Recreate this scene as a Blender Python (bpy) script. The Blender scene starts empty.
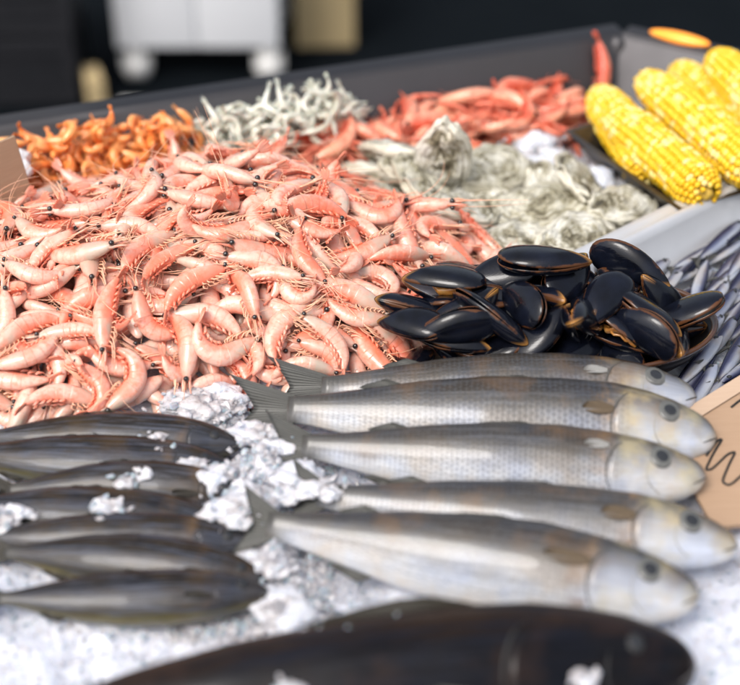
import bpy, math, random
import numpy as np
from mathutils import Vector, Matrix, noise as mn

R = math.radians
rng = random.Random(7)
nrg = np.random.default_rng(7)
sc = bpy.context.scene
C = sc.collection

# ------------------------------------------------------------------ camera
cam_d = bpy.data.cameras.new('camera')
cam = bpy.data.objects.new('camera', cam_d)
C.objects.link(cam)
cam.location = (0, 0, 0.84)
cam.rotation_euler = (R(90 - 36), 0, 0)
cam_d.sensor_width = 36
cam_d.lens = 68.1
cam_d.clip_start = 0.02
cam_d.clip_end = 200
cam_d.dof.use_dof = True
cam_d.dof.focus_distance = 1.37
cam_d.dof.aperture_fstop = 2.3
sc.camera = cam

# ------------------------------------------------------------------ light
SUN_EL, SUN_AZ = 54, -140          # degrees; azimuth from +Y, negative = to the left
world = bpy.data.worlds.new('World')
sc.world = world
world.use_nodes = True
wn, wl = world.node_tree.nodes, world.node_tree.links
sky = wn.new('ShaderNodeTexSky')
sky.sky_type = 'NISHITA'
sky.sun_disc = False
sky.sun_elevation = R(SUN_EL)
sky.sun_rotation = R(SUN_AZ)
sky.air_density = 1.0
sky.dust_density = 6.0
sky.ozone_density = 1.0
hs = wn.new('ShaderNodeHueSaturation')
hs.inputs['Saturation'].default_value = 0.5     # an overcast, whitish sky
wl.new(sky.outputs[0], hs.inputs['Color'])
bg = wn['Background']
wl.new(hs.outputs[0], bg.inputs['Color'])
bg.inputs['Strength'].default_value = 0.15
sun_d = bpy.data.lights.new('sun', 'SUN')
sun_d.energy = 1.05
sun_d.angle = R(22)
sun_d.color = (1, 0.975, 0.95)
sun = bpy.data.objects.new('sun', sun_d)
C.objects.link(sun)
_d = Vector((math.sin(R(SUN_AZ)) * math.cos(R(SUN_EL)), math.cos(R(SUN_AZ)) * math.cos(R(SUN_EL)), math.sin(R(SUN_EL))))
sun.rotation_euler = _d.to_track_quat('Z', 'Y').to_euler()
sun.location = _d * 8

vs = sc.view_settings
vs.view_transform = 'Standard'
vs.look = 'None'
vs.gamma = 1
vs.use_curve_mapping = False
vs.exposure = 0.5
sc.cycles.use_denoising = True
sc.cycles.max_bounces = 7
sc.cycles.diffuse_bounces = 3
sc.cycles.glossy_bounces = 3
sc.cycles.transmission_bounces = 5
sc.cycles.caustics_reflective = False
sc.cycles.caustics_refractive = False
sc.cycles.sample_clamp_indirect = 4

# ------------------------------------------------------------------ helpers
def lin(r, g, b):
    f = lambda c: c / 12.92 if c <= 0.04045 else ((c + 0.055) / 1.055) ** 2.4
    return (f(r / 255), f(g / 255), f(b / 255), 1)

class Mat:
    """small node-graph helper"""
    def __init__(s, name):
        s.m = bpy.data.materials.new(name)
        s.m.use_nodes = True
        s.n, s.l = s.m.node_tree.nodes, s.m.node_tree.links
        s.b = s.n['Principled BSDF']
    def set(s, **k):
        for a, v in k.items():
            s.b.inputs[a.replace('_', ' ')].default_value = v
        return s
    def put(s, sock, v):
        if isinstance(v, (int, float)):
            sock.default_value = v
        elif isinstance(v, tuple):
            sock.default_value = v
        else:
            s.l.new(v, sock)
    def uv(s):
        if not hasattr(s, '_uv'):
            t = s.n.new('ShaderNodeUVMap')
            x = s.n.new('ShaderNodeSeparateXYZ')
            s.l.new(t.outputs[0], x.inputs[0])
            s._uv = (x.outputs[0], x.outputs[1], t.outputs[0])
        return s._uv
    def obj(s):
        if not hasattr(s, '_tc'):
            s._tc = s.n.new('ShaderNodeTexCoord')
        return s._tc.outputs['Object']
    def gen_world(s):
        g = s.n.new('ShaderNodeNewGeometry')
        return g.outputs['Position']
    def prop(s, name):
        a = s.n.new('ShaderNodeAttribute')
        a.attribute_type = 'OBJECT'
        a.attribute_name = name
        return a.outputs['Fac']
    def math(s, op, a, b=0.0, c=None, clamp=False):
        m = s.n.new('ShaderNodeMath')
        m.operation = op
        m.use_clamp = clamp
        s.put(m.inputs[0], a); s.put(m.inputs[1], b)
        if c is not None: s.put(m.inputs[2], c)
        return m.outputs[0]
    def vec(s, a, scale):
        m = s.n.new('ShaderNodeVectorMath')
        m.operation = 'MULTIPLY'
        s.put(m.inputs[0], a); m.inputs[1].default_value = scale
        return m.outputs[0]
    def shift(s, a, f):
        """offset vector a by scalar f (decorrelates copies)"""
        m = s.n.new('ShaderNodeVectorMath')
        m.operation = 'ADD'
        s.put(m.inputs[0], a); s.l.new(f, m.inputs[1])
        return m.outputs[0]
    def noise(s, vec, scale, detail=3, rough=0.55, dist=0.0):
        t = s.n.new('ShaderNodeTexNoise')
        if vec is not None: s.l.new(vec, t.inputs['Vector'])
        t.inputs['Scale'].default_value = scale
        t.inputs['Detail'].default_value = detail
        t.inputs['Roughness'].default_value = rough
        t.inputs['Distortion'].default_value = dist
        return t.outputs['Fac']
    def voro(s, vec, scale, rand=1.0, feature='F1'):
        t = s.n.new('ShaderNodeTexVoronoi')
        t.feature = feature
        if vec is not None: s.l.new(vec, t.inputs['Vector'])
        t.inputs['Scale'].default_value = scale
        t.inputs['Randomness'].default_value = rand
        return t.outputs['Distance'], t.outputs.get('Color')
    def ramp(s, fac, stops, interp='LINEAR'):
        r = s.n.new('ShaderNodeValToRGB')
        e = r.color_ramp.elements
        r.color_ramp.interpolation = interp
        while len(e) < len(stops): e.new(0.5)
        for i, (p, c) in enumerate(stops):
            e[i].position = p
            e[i].color = c if isinstance(c, tuple) else (c, c, c, 1)
        s.put(r.inputs[0], fac)
        return r.outputs[0]
    def mix(s, fac, a, b, mode='MIX'):
        m = s.n.new('ShaderNodeMix')
        m.data_type = 'RGBA'
        m.blend_type = mode
        s.put(m.inputs[0], fac); s.put(m.inputs[6], a); s.put(m.inputs[7], b)
        return m.outputs[2]
    def bump(s, h, strength=0.3, dist=0.001, prev=None):
        b = s.n.new('ShaderNodeBump')
        b.inputs['Strength'].default_value = strength
        b.inputs['Distance'].default_value = dist
        s.l.new(h, b.inputs['Height'])
        if prev is not None: s.l.new(prev, b.inputs['Normal'])
        s.l.new(b.outputs[0], s.b.inputs['Normal'])
        return b.outputs[0]
    def color(s, c): s.put(s.b.inputs['Base Color'], c); return s
    def rough(s, c): s.put(s.b.inputs['Roughness'], c); return s

def mk(name, verts, faces, mat, uvs=None, smooth=True):
    me = bpy.data.meshes.new(name)
    me.from_pydata([tuple(v) for v in verts], [], [tuple(f) for f in faces])
    if uvs is not None:
        ul = me.uv_layers.new(name='UVMap')
        li = np.empty(len(me.loops), dtype=np.int32)
        me.loops.foreach_get('vertex_index', li)
        ul.data.foreach_set('uv', np.asarray(uvs, dtype=np.float32)[li].ravel())
    if smooth:
        me.polygons.foreach_set('use_smooth', [True] * len(me.polygons))
    me.materials.append(mat)
    me.update()
    return me

def link(name, me, parent=None, loc=None, rot=None):
    o = bpy.data.objects.new(name, me)
    C.objects.link(o)
    if parent is not None: o.parent = parent
    if loc is not None: o.location = loc
    if rot is not None: o.rotation_euler = rot
    return o

def tag(o, label, cat, group=None, kind=None):
    o['label'] = label
    o['category'] = cat
    if group: o['group'] = group
    if kind: o['kind'] = kind
    return o

def thing(name, label, cat, loc=(0, 0, 0), group=None):
    o = bpy.data.objects.new(name, None)
    o.empty_display_size = 0.02
    C.objects.link(o)
    o.location = loc
    return tag(o, label, cat, group)

class MB:
    """collects vertices, faces and uvs of one mesh"""
    def __init__(s): s.v, s.f, s.u = [], [], []
    def add(s, v, f, u=None):
        o = len(s.v)
        s.v += [tuple(p) for p in v]
        s.f += [tuple(i + o for i in q) for q in f]
        s.u += [tuple(p) for p in u] if u is not None else [(0.5, 0.5)] * len(v)
        return s
    def mesh(s, name, mat, smooth=True): return mk(name, s.v, s.f, mat, s.u, smooth)

def loft(rings, uv=None, caps=True):
    """rings: (n, m, 3) closed around; returns v, f, u"""
    rings = np.asarray(rings, float)
    n, m, _ = rings.shape
    v = rings.reshape(-1, 3)
    f = [(i * m + j, i * m + (j + 1) % m, (i + 1) * m + (j + 1) % m, (i + 1) * m + j) for i in range(n - 1) for j in range(m)]
    if caps:
        f.append(tuple(range(m - 1, -1, -1)))
        f.append(tuple((n - 1) * m + j for j in range(m)))
    u = uv.reshape(-1, 2) if uv is not None else np.full((len(v), 2), 0.5)
    return v, f, u

def tube(path, rad, m=5):
    path = np.asarray(path, float)
    n = len(path)
    rad = np.broadcast_to(np.asarray(rad, float), (n,))
    t = np.gradient(path, axis=0)
    t /= np.linalg.norm(t, axis=1)[:, None] + 1e-12
    ref = np.array([0.13, 0.31, 0.94])
    a = np.cross(t, ref); a /= np.linalg.norm(a, axis=1)[:, None] + 1e-12
    b = np.cross(t, a)
    an = np.linspace(0, 2 * math.pi, m, endpoint=False)
    rings = path[:, None, :] + rad[:, None, None] * (np.cos(an)[None, :, None] * a[:, None, :] + np.sin(an)[None, :, None] * b[:, None, :])
    uv = np.stack(np.meshgrid(np.linspace(0, 1, n), an / 6.283, indexing='ij'), -1)
    return loft(rings, uv)

def blob(c, r, nu=8, nv=6):
    """ellipsoid at c with radii r (tuple)"""
    v, f, u = [], [], []
    for i in range(nv + 1):
        ph = math.pi * i / nv
        for j in range(nu):
            a = 2 * math.pi * j / nu
            v.append((c[0] + r[0] * math.sin(ph) * math.cos(a), c[1] + r[1] * math.sin(ph) * math.sin(a), c[2] + r[2] * math.cos(ph)))
            u.append((j / nu, i / nv))
    for i in range(nv):
        for j in range(nu):
            q = (i * nu + j, i * nu + (j + 1) % nu, (i + 1) * nu + (j + 1) % nu, (i + 1) * nu + j)
            f.append(q[::-1])
    return v, f, u

def box(x0, x1, y0, y1, z0, z1, bev=0.0):
    if bev <= 0:
        v = [(x, y, z) for z in (z0, z1) for y in (y0, y1) for x in (x0, x1)]
        f = [(0, 2, 3, 1), (4, 5, 7, 6), (0, 1, 5, 4), (2, 6, 7, 3), (0, 4, 6, 2), (1, 3, 7, 5)]
        return v, f, [(p[0], p[1]) for p in v]
    b = bev
    def rr(x0, x1, y0, y1, z):
        pts = []
        for cx, cy, a0 in ((x1 - b, y1 - b, 0), (x0 + b, y1 - b, 90), (x0 + b, y0 + b, 180), (x1 - b, y0 + b, 270)):
            for k in range(4):
                a = R(a0 + k * 30)
                pts.append((cx + b * math.cos(a), cy + b * math.sin(a), z))
        return pts
    def ins(d, z):
        return [(min(max(p[0], x0 + d), x1 - d), min(max(p[1], y0 + d), y1 - d), z) for p in rr(x0, x1, y0, y1, z)]
    rings = [ins(b * .8, z0), ins(b * .3, z0 + b * .3), ins(0, z0 + b), ins(0, z1 - b), ins(b * .3, z1 - b * .3), ins(b * .8, z1)]
    v, f, u = loft(rings)
    return v, f, [(p[0], p[1]) for p in v]

def prism(poly, z0, z1):
    n = len(poly)
    v = [(p[0], p[1], z0) for p in poly] + [(p[0], p[1], z1) for p in poly]
    f = [tuple(range(n - 1, -1, -1)), tuple(range(n, 2 * n))] + [(i, (i + 1) % n, n + (i + 1) % n, n + i) for i in range(n)]
    return v, f, [(p[0], p[1]) for p in v]

def smoothed(xs, ys, q, k=5):
    """smooth interpolation through control points"""
    d = np.linspace(0, 1, 401)
    y = np.interp(d, xs, ys)
    w = np.hanning(2 * k + 3); w /= w.sum()
    yp = np.pad(y, (k + 1, k + 1), mode='edge')
    ysm = np.convolve(yp, w, 'valid')
    ysm[0], ysm[-1] = y[0], y[-1]
    return np.interp(q, d, ysm)

def fbm(x, y, z=0.0, o=4):
    return mn.fractal(Vector((x, y, z)), 1.0, 2.0, o)

def poly_sd(poly, x, y):
    """signed distance to a polygon, positive inside"""
    inside, best = False, 1e9
    n = len(poly)
    for i in range(n):
        ax, ay = poly[i]; bx, by = poly[(i + 1) % n]
        dx, dy = bx - ax, by - ay
        t = max(0, min(1, ((x - ax) * dx + (y - ay) * dy) / (dx * dx + dy * dy)))
        best = min(best, math.hypot(x - ax - t * dx, y - ay - t * dy))
        if (ay > y) != (by > y) and x < dx * (y - ay) / (by - ay) + ax:
            inside = not inside
    return best if inside else -best

class Pile:
    """height map on which things are dropped one after the other so that each rests on those below"""
    def __init__(s, x0, x1, y0, y1, res, base):
        s.x0, s.y0, s.res = x0, y0, res
        s.nx, s.ny = int((x1 - x0) / res) + 1, int((y1 - y0) / res) + 1
        s.h = np.array([[base(x0 + i * res, y0 + j * res) for j in range(s.ny)] for i in range(s.nx)])
    def patch(s, x, y, r):
        i0, i1 = int((x - r - s.x0) / s.res), int((x + r - s.x0) / s.res) + 1
        j0, j1 = int((y - r - s.y0) / s.res), int((y + r - s.y0) / s.res) + 1
        return s.h[max(i0, 0):max(i1, 1), max(j0, 0):max(j1, 1)]
    def mean(s, x, y, r=0.012):
        p = s.patch(x, y, r)
        return float(p.mean()) if p.size else 0.0
    def normal(s, x, y, d=0.03):
        gx = (s.mean(x + d, y) - s.mean(x - d, y)) / (2 * d)
        gy = (s.mean(x, y + d) - s.mean(x, y - d)) / (2 * d)
        return Vector((-gx, -gy, 1)).normalized()
    def drop(s, pts, x, y, rot, scale, q=60, follow=0.85, lift=0.0):
        n = Vector((0, 0, 1)).lerp(s.normal(x, y), follow).normalized()
        Rm = (Vector((0, 0, 1)).rotation_difference(n).to_matrix() @ rot)
        P = (pts * scale) @ np.array(Rm).T
        ci = np.clip(((P[:, 0] + x - s.x0) / s.res).astype(int), 0, s.nx - 1)
        cj = np.clip(((P[:, 1] + y - s.y0) / s.res).astype(int), 0, s.ny - 1)
        key = ci * s.ny + cj
        uq, inv = np.unique(key, return_inverse=True)
        lo = np.full(len(uq), 1e9); np.minimum.at(lo, inv, P[:, 2])
        hi = np.full(len(uq), -1e9); np.maximum.at(hi, inv, P[:, 2])
        hf = s.h.reshape(-1)
        off = float(np.percentile(hf[uq] - lo, q)) + lift
        hf[uq] = np.maximum(hf[uq], hi + off)
        return Matrix.Translation((x, y, off)) @ Rm.to_4x4() @ Matrix.Scale(scale, 4)

# ------------------------------------------------------------------ materials
def shrimp_mat(name, pale, salmon, deep, head, rough=0.32, sss=0.4):
    m = Mat(name)
    u, v, uvv = m.uv()
    t = m.prop('tint')
    o = m.shift(m.obj(), m.math('MULTIPLY', t, 37.0))
    n1 = m.noise(o, 55, 4, 0.6)
    n2 = m.noise(o, 170, 4, 0.65)
    f = m.math('ADD', n1, m.math('MULTIPLY', m.math('SUBTRACT', t, 0.5), 0.40))
    f = m.math('ADD', f, m.math('MULTIPLY', m.math('SUBTRACT', v, 0.38), 0.46))
    base = m.ramp(f, [(0.40, pale), (0.58, m_mid(pale, salmon)), (0.78, salmon)])
    base = m.mix(m.math('MULTIPLY', m.ramp(n2, [(0.47, 0.0), (0.68, 1.0)]), 0.5), base, deep)
    # thin darker line where one body ring overlaps the next
    seg = m.math('FRACT', m.math('MULTIPLY', m.math('SUBTRACT', u, 0.40), 1 / 0.1001))
    line = m.ramp(seg, [(0.0, 0.0), (0.80, 0.0), (0.93, 1.0), (1.0, 0.2)])
    line = m.math('MULTIPLY', line, m.math('GREATER_THAN', u, 0.41))
    base = m.mix(m.math('MULTIPLY', m.math('MULTIPLY', line, n1), 0.30), base, salmon)
    # grey-green translucent fore part
    hm = m.math('MULTIPLY', m.ramp(u, [(0.0, 0.75), (0.30, 1.0), (0.43, 0.0)]), m.ramp(m.noise(o, 26, 2), [(0.43, 0.0), (0.60, 1.0)]))
    base = m.mix(m.math('MULTIPLY', hm, 0.72), base, head)
    base = m.mix(m.ramp(u, [(0.90, 0.0), (0.99, 0.8)]), base, salmon)
    m.color(base)
    m.set(Roughness=rough, Subsurface_Weight=sss, Subsurface_Scale=0.006, Coat_Weight=0.5, Coat_Roughness=0.12)
    m.b.inputs['Subsurface Radius'].default_value = (1.0, 0.45, 0.3)
    m.bump(n2, 0.45, 0.0009)
    return m.m

def m_mid(a, b): return tuple((x + y) / 2 for x, y in zip(a, b))

M = {}
M['shrimp'] = shrimp_mat('shrimp_shell', (0.83, 0.51, 0.41, 1), (0.83, 0.235, 0.145, 1), (0.80, 0.17, 0.06, 1), (0.42, 0.41, 0.33, 1))
M['orange_shrimp'] = shrimp_mat('orange_shrimp_shell', (0.90, 0.40, 0.13, 1), (0.82, 0.22, 0.04, 1), (0.75, 0.15, 0.02, 1), (0.9, 0.45, 0.2, 1))
M['red_shell'] = shrimp_mat('langoustine_shell', (0.82, 0.38, 0.25, 1), (0.66, 0.10, 0.045, 1), (0.42, 0.02, 0.012, 1), (0.78, 0.34, 0.20, 1))
M['pale_raw'] = shrimp_mat('pale_raw_flesh', (0.78, 0.76, 0.66, 1), (0.62, 0.60, 0.48, 1), (0.40, 0.42, 0.36, 1), (0.55, 0.57, 0.52, 1))

m = Mat('shrimp_limb')
t = m.prop('tint')
nz = m.noise(m.obj(), 60, 2)
m.color(m.mix(m.math('MULTIPLY', nz, 1.0), (0.84, 0.36, 0.19, 1), (0.86, 0.56, 0.42, 1)))
m.set(Roughness=0.35, Subsurface_Weight=0.2, Subsurface_Scale=0.003)
M['limb'] = m.m
m = Mat('red_limb'); m.color(m.mix(m.noise(m.obj(), 60, 2), (0.5, 0.05, 0.03, 1), (0.8, 0.28, 0.16, 1))).set(Roughness=0.35); M['red_limb'] = m.m
m = Mat('shrimp_eye'); m.color(m.mix(m.noise(m.obj(), 300, 1), (0.004, 0.004, 0.006, 1), (0.03, 0.022, 0.02, 1))).set(Roughness=0.12, Coat_Weight=0.6); M['eye_black'] = m.m

# crushed ice
m = Mat('crushed_ice')
p = m.gen_world()
n1 = m.noise(p, 60, 5, 0.7)
m.color(m.mix(n1, (0.55, 0.58, 0.67, 1), (0.70, 0.72, 0.79, 1)))
m.set(Roughness=0.2, Subsurface_Weight=0.7, Subsurface_Scale=0.02, Specular_IOR_Level=0.5, Coat_Weight=0.4, Coat_Roughness=0.1)
m.b.inputs['Subsurface Radius'].default_value = (0.6, 0.8, 1.0)
v1, _ = m.voro(p, 160)
v2, _ = m.voro(p, 380)
h = m.math('ADD', m.math('MULTIPLY', v1, 1.0), m.math('MULTIPLY', v2, 0.5))
m.bump(h, 0.45, 0.0035)
M['ice'] = m.m
m = Mat('clear_ice')
p = m.gen_world()
m.color(m.mix(m.noise(p, 90, 2), (0.58, 0.61, 0.70, 1), (0.78, 0.80, 0.85, 1))).set(Roughness=0.15, IOR=1.31, Transmission_Weight=0.45, Subsurface_Weight=0.4, Subsurface_Scale=0.015)
m.bump(m.noise(p, 250, 3), 0.4, 0.002)
M['clear_ice'] = m.m

# metals
def metal(name, col, rough, stretch=(4, 90, 90), smear=0.12, aniso=0.3, met=1.0):
    m = Mat(name)
    o = m.obj()
    n = m.noise(m.vec(o, stretch), 6, 4, 0.6)
    n2 = m.noise(o, 14, 4, 0.6)
    c2 = tuple(c * 0.72 for c in col[:3]) + (1,)
    m.color(m.mix(m.math('MULTIPLY', n2, 0.8), col, c2))
    m.rough(m.math('ADD', rough - smear / 2, m.math('MULTIPLY', m.math('ADD', n, n2), smear)))
    m.set(Metallic=met, Anisotropic=aniso)
    m.bump(n, 0.08, 0.0006)
    return m.m
M['steel'] = metal('brushed_steel', (0.80, 0.81, 0.83, 1), 0.40, met=0.55)
M['dull_steel'] = metal('dull_worn_steel', (0.105, 0.102, 0.106, 1), 0.45)
M['dark_pan'] = metal('dark_baking_metal', (0.16, 0.145, 0.13, 1), 0.38)

# fish skins: uv = (0 tail .. 1 snout, 0 back .. 1 belly)
def fish_mat(name, stops, head_col, scale_amt=0.6, su=78, sv=21, metallic=0.12, rough=0.36, stain=0.3, stain_col=(0.12, 0.09, 0.06, 1), headstart=0.775, spec=0.35, coat=0.25, streak=None, gilltint=0.0, coat_r=0.2):
    m = Mat(name)
    u, v, uvv = m.uv()
    t = m.prop('tint')
    o = m.shift(m.obj(), m.math('MULTIPLY', t, 19.0))
    nb = m.noise(m.vec(o, (12, 40, 40)), 1.6, 4, 0.6)
    nl = m.noise(o, 18, 4, 0.6)
    vv = m.math('ADD', v, m.math('MULTIPLY', m.math('SUBTRACT', nb, 0.5), 0.22))
    base = m.ramp(vv, stops)
    if streak:
        sk = m.noise(m.shift(m.vec(uvv, (5, 34, 1)), m.math('MULTIPLY', t, 9.0)), 1.0, 4, 0.6, 0.3)
        ks = streak[2] if len(streak) > 2 else 1.0
        base = m.mix(m.math('MULTIPLY', m.ramp(sk, [(0.50, 0.0), (0.62, 1.0)]), ks), base, streak[0])
        base = m.mix(m.math('MULTIPLY', m.ramp(sk, [(0.34, 1.0), (0.44, 0.0)]), 0.8 * ks), base, streak[1])
    hm = m.ramp(u, [(headstart - 0.05, 0.0), (headstart + 0.03, 1.0)])
    gb = m.math('MULTIPLY', m.ramp(u, [(headstart - 0.075, 0.0), (headstart - 0.025, 1.0), (headstart + 0.005, 0.0)]), m.ramp(m.noise(o, 45, 3), [(0.40, 0.0), (0.62, 1.0)]))
    base = m.mix(m.math('MULTIPLY', gb, gilltint), base, (0.24, 0.135, 0.05, 1))
    hv = m.ramp(v, [(0.16, 0.0), (0.42, 1.0)])
    base = m.mix(m.math('MULTIPLY', m.math('MULTIPLY', hm, hv), 0.4), base, head_col)
    cx = m.n.new('ShaderNodeCombineXYZ')
    us = m.math('MULTIPLY', u, su)
    m.l.new(us, cx.inputs[0])
    m.l.new(m.math('ADD', m.math('MULTIPLY', v, sv), m.math('MULTIPLY', m.math('FLOORED_MODULO', m.math('FLOOR', us), 2.0), 0.5)), cx.inputs[1])
    yl = m.math('MULTIPLY', m.math('MULTIPLY', m.ramp(u, [(headstart - 0.02, 0.0), (headstart + 0.02, 1.0)]), m.ramp(m.noise(o, 33, 3), [(0.47, 0.0), (0.66, 1.0)])), 0.55 if gilltint > 0.5 else 0.0)
    base = m.mix(yl, base, (0.46, 0.38, 0.20, 1))
    sd, scol = m.voro(cx.outputs[0], 1.0, 0.2)
    sedge = m.ramp(sd, [(0.30, 0.0), (0.62, 1.0)])
    notail = m.math('SUBTRACT', 1.0, hm)
    sm = m.math('MULTIPLY', m.math('MULTIPLY', sedge, notail), scale_amt)
    vf = m.ramp(v, [(0.0, 1.0), (0.45, 0.75), (0.75, 0.2), (1.0, 0.05)])
    base = m.mix(m.math('MULTIPLY', sm, vf), base, tuple(c * 0.28 for c in stops[len(stops) // 2][1][:3]) + (1,))
    st = m.ramp(nl, [(0.52, 0.0), (0.70, 1.0)])
    base = m.mix(m.math('MULTIPLY', m.math('MULTIPLY', st, stain), m.ramp(v, [(0, 1.0), (0.55, 0.6), (0.8, 0.1)])), base, stain_col)
    hue = m.ramp(m.noise(o, 26, 3), [(0.36, (0.80, 0.86, 1.0, 1)), (0.5, (1, 1, 1, 1)), (0.64, (1.0, 0.88, 0.74, 1))])
    base = m.mix(0.75, base, hue, 'MULTIPLY')
    base = m.mix(m.math('MULTIPLY', m.ramp(m.math('ADD', u, m.math('MULTIPLY', m.math('SUBTRACT', nl, 0.5), 0.08)), [(0.02, 1.0), (0.09, 0.0)]), 0.85), base, (0.055, 0.053, 0.048, 1))
    m.color(base)
    m.set(Metallic=metallic, Coat_Weight=coat, Coat_Roughness=coat_r, Specular_IOR_Level=spec)
    m.rough(m.math('ADD', rough - 0.06, m.math('MULTIPLY', nl, 0.16)))
    hgt = m.math('MULTIPLY', m.math('MULTIPLY', sd, notail), -1.0)
    pb = m.bump(hgt, 0.35 * min(1, scale_amt + 0.15), 0.0012)
    m.bump(m.noise(o, 90, 4, 0.6), 0.28, 0.0012, pb)
    return m.m
M['mullet'] = fish_mat('silver_fish_skin', [(0.0, (0.022, 0.020, 0.018, 1)), (0.28, (0.028, 0.024, 0.020, 1)), (0.40, (0.075, 0.070, 0.064, 1)), (0.50, (0.22, 0.225, 0.24, 1)), (0.64, (0.52, 0.54, 0.58, 1)), (1.0, (0.74, 0.75, 0.76, 1))],
                       (0.60, 0.61, 0.63, 1), 0.95, rough=0.34, metallic=0.04, coat=0.45, coat_r=0.07, gilltint=0.85, streak=((0.17, 0.175, 0.19, 1), (0.10, 0.085, 0.07, 1), 0.4), spec=0.22, stain_col=(0.14, 0.085, 0.045, 1), stain=0.75)
M['dark_fish'] = fish_mat('dark_olive_fish_skin', [(0.0, (0.010, 0.008, 0.006, 1)), (0.24, (0.022, 0.015, 0.009, 1)), (0.36, (0.010, 0.011, 0.014, 1)), (0.48, (0.050, 0.052, 0.064, 1)), (0.56, (0.018, 0.018, 0.022, 1)), (0.70, (0.022, 0.021, 0.022, 1)), (0.82, (0.11, 0.095, 0.04, 1)), (1.0, (0.20, 0.19, 0.15, 1))],
                          (0.035, 0.038, 0.045, 1), 0.5, 120, 30, 0.0, 0.22, 0.8, (0.06, 0.036, 0.013, 1), 0.80, 0.15, 0.25, ((0.075, 0.080, 0.10, 1), (0.05, 0.034, 0.014, 1)), 0.4, 0.07)
M['black_fish'] = fish_mat('black_fish_skin', [(0.0, (0.05, 0.036, 0.028, 1)), (0.16, (0.022, 0.014, 0.010, 1)), (0.3, (0.005, 0.005, 0.007, 1)), (1.0, (0.008, 0.008, 0.010, 1))],
                           (0.005, 0.006, 0.008, 1), 0.2, 80, 26, 0.0, 0.3, 0.45, (0.045, 0.024, 0.016, 1), 0.7, 0.05, 0.18, ((0.010, 0.011, 0.016, 1), (0.016, 0.011, 0.010, 1)), 0.0, 0.10)
M['anchovy'] = fish_mat('anchovy_skin', [(0.0, (0.012, 0.013, 0.035, 1)), (0.30, (0.035, 0.038, 0.085, 1)), (0.42, (0.16, 0.17, 0.25, 1)), (0.56, (0.46, 0.48, 0.54, 1)), (1.0, (0.6, 0.62, 0.66, 1))],
                        (0.4, 0.41, 0.46, 1), 0.0, metallic=0.35, rough=0.2, stain=0.0)
def fin_mat(name, a, b):
    m = Mat(name)
    u, v, _ = m.uv()
    ray = m.math('ABSOLUTE', m.math('SINE', m.math('MULTIPLY', v, 60.0)))
    m.color(m.mix(m.ramp(ray, [(0.2, 0.0), (0.8, 1.0)]), a, b)).set(Roughness=0.4, Coat_Weight=0.08, Specular_IOR_Level=0.25)
    m.bump(ray, 0.5, 0.0008)
    return m.m
M['fin'] = fin_mat('grey_fin', (0.028, 0.028, 0.026, 1), (0.10, 0.10, 0.092, 1))
M['dark_fin'] = fin_mat('dark_fin', (0.012, 0.011, 0.010, 1), (0.05, 0.045, 0.035, 1))
M['pale_fin'] = fin_mat('pale_fin', (0.17, 0.165, 0.15, 1), (0.40, 0.40, 0.39, 1))
M['stained_fin'] = fin_mat('stained_fin', (0.05, 0.035, 0.02, 1), (0.16, 0.12, 0.08, 1))
m = Mat('fish_iris'); m.color(m.mix(m.noise(m.obj(), 200, 2), (0.07, 0.073, 0.075, 1), (0.15, 0.15, 0.135, 1))).set(Roughness=0.35, Coat_Weight=0.1); M['iris'] = m.m
m = Mat('fish_pupil'); m.color(m.mix(m.noise(m.obj(), 200, 2), (0.018, 0.020, 0.024, 1), (0.04, 0.043, 0.048, 1))).set(Roughness=0.2, Coat_Weight=0.1, Specular_IOR_Level=0.3); M['pupil'] = m.m
m = Mat('fish_lip'); m.color(m.mix(m.noise(m.obj(), 120, 2), (0.66, 0.66, 0.64, 1), (0.8, 0.79, 0.76, 1))).set(Roughness=0.35, Coat_Weight=0.4); M['lip'] = m.m
m = Mat('mouth_line'); m.color(m.mix(m.noise(m.obj(), 120, 2), (0.05, 0.05, 0.05, 1), (0.12, 0.11, 0.1, 1))).set(Roughness=0.5); M['mouth'] = m.m

m = Mat('cheek_shade'); m.color(m.mix(m.noise(m.obj(), 120, 2), (0.20, 0.19, 0.17, 1), (0.34, 0.32, 0.28, 1))).set(Roughness=0.5); M['crease'] = m.m
# mussels: uv = (radial 0 centre .. 1 rim, angle)
m = Mat('mussel_shell')
u, v, uvv = m.uv()
t = m.prop('tint')
o = m.shift(m.obj(), m.math('MULTIPLY', t, 11.0))
nz = m.noise(o, 45, 4)
c = m.ramp(nz, [(0.3, (0.0022, 0.0024, 0.004, 1)), (0.7, (0.006, 0.008, 0.016, 1))])
br = m.ramp(m.math('ADD', u, m.math('MULTIPLY', m.math('SUBTRACT', nz, 0.5), 0.35)), [(0.97, 0.0), (1.06, 1.0)])
c = m.mix(m.math('MULTIPLY', br, 0.7), c, (0.12, 0.045, 0.014, 1))
umbo = m.math('MULTIPLY', m.ramp(m.math('ABSOLUTE', m.math('SUBTRACT', v, 0.5)), [(0.0, 0.0), (0.43, 0.0), (0.49, 1.0)]), m.ramp(m.math('ADD', u, m.math('MULTIPLY', t, 0.5)), [(0.62, 0.0), (1.1, 1.0)]))
c = m.mix(umbo, c, (0.42, 0.20, 0.05, 1))
m.color(c)
rings_ = m.math('SINE', m.math('MULTIPLY', m.math('ADD', u, m.math('MULTIPLY', nz, 0.12)), 95.0))
m.set(Coat_Weight=0.36, Coat_Roughness=0.02, Specular_IOR_Level=0.16)
m.rough(m.ramp(nz, [(0.3, 0.05), (0.7, 0.22)]))
pb = m.bump(rings_, 0.06, 0.0005)
m.bump(m.noise(o, 130, 4, 0.65), 0.22, 0.0012, pb)
M['mussel'] = m.m
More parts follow.
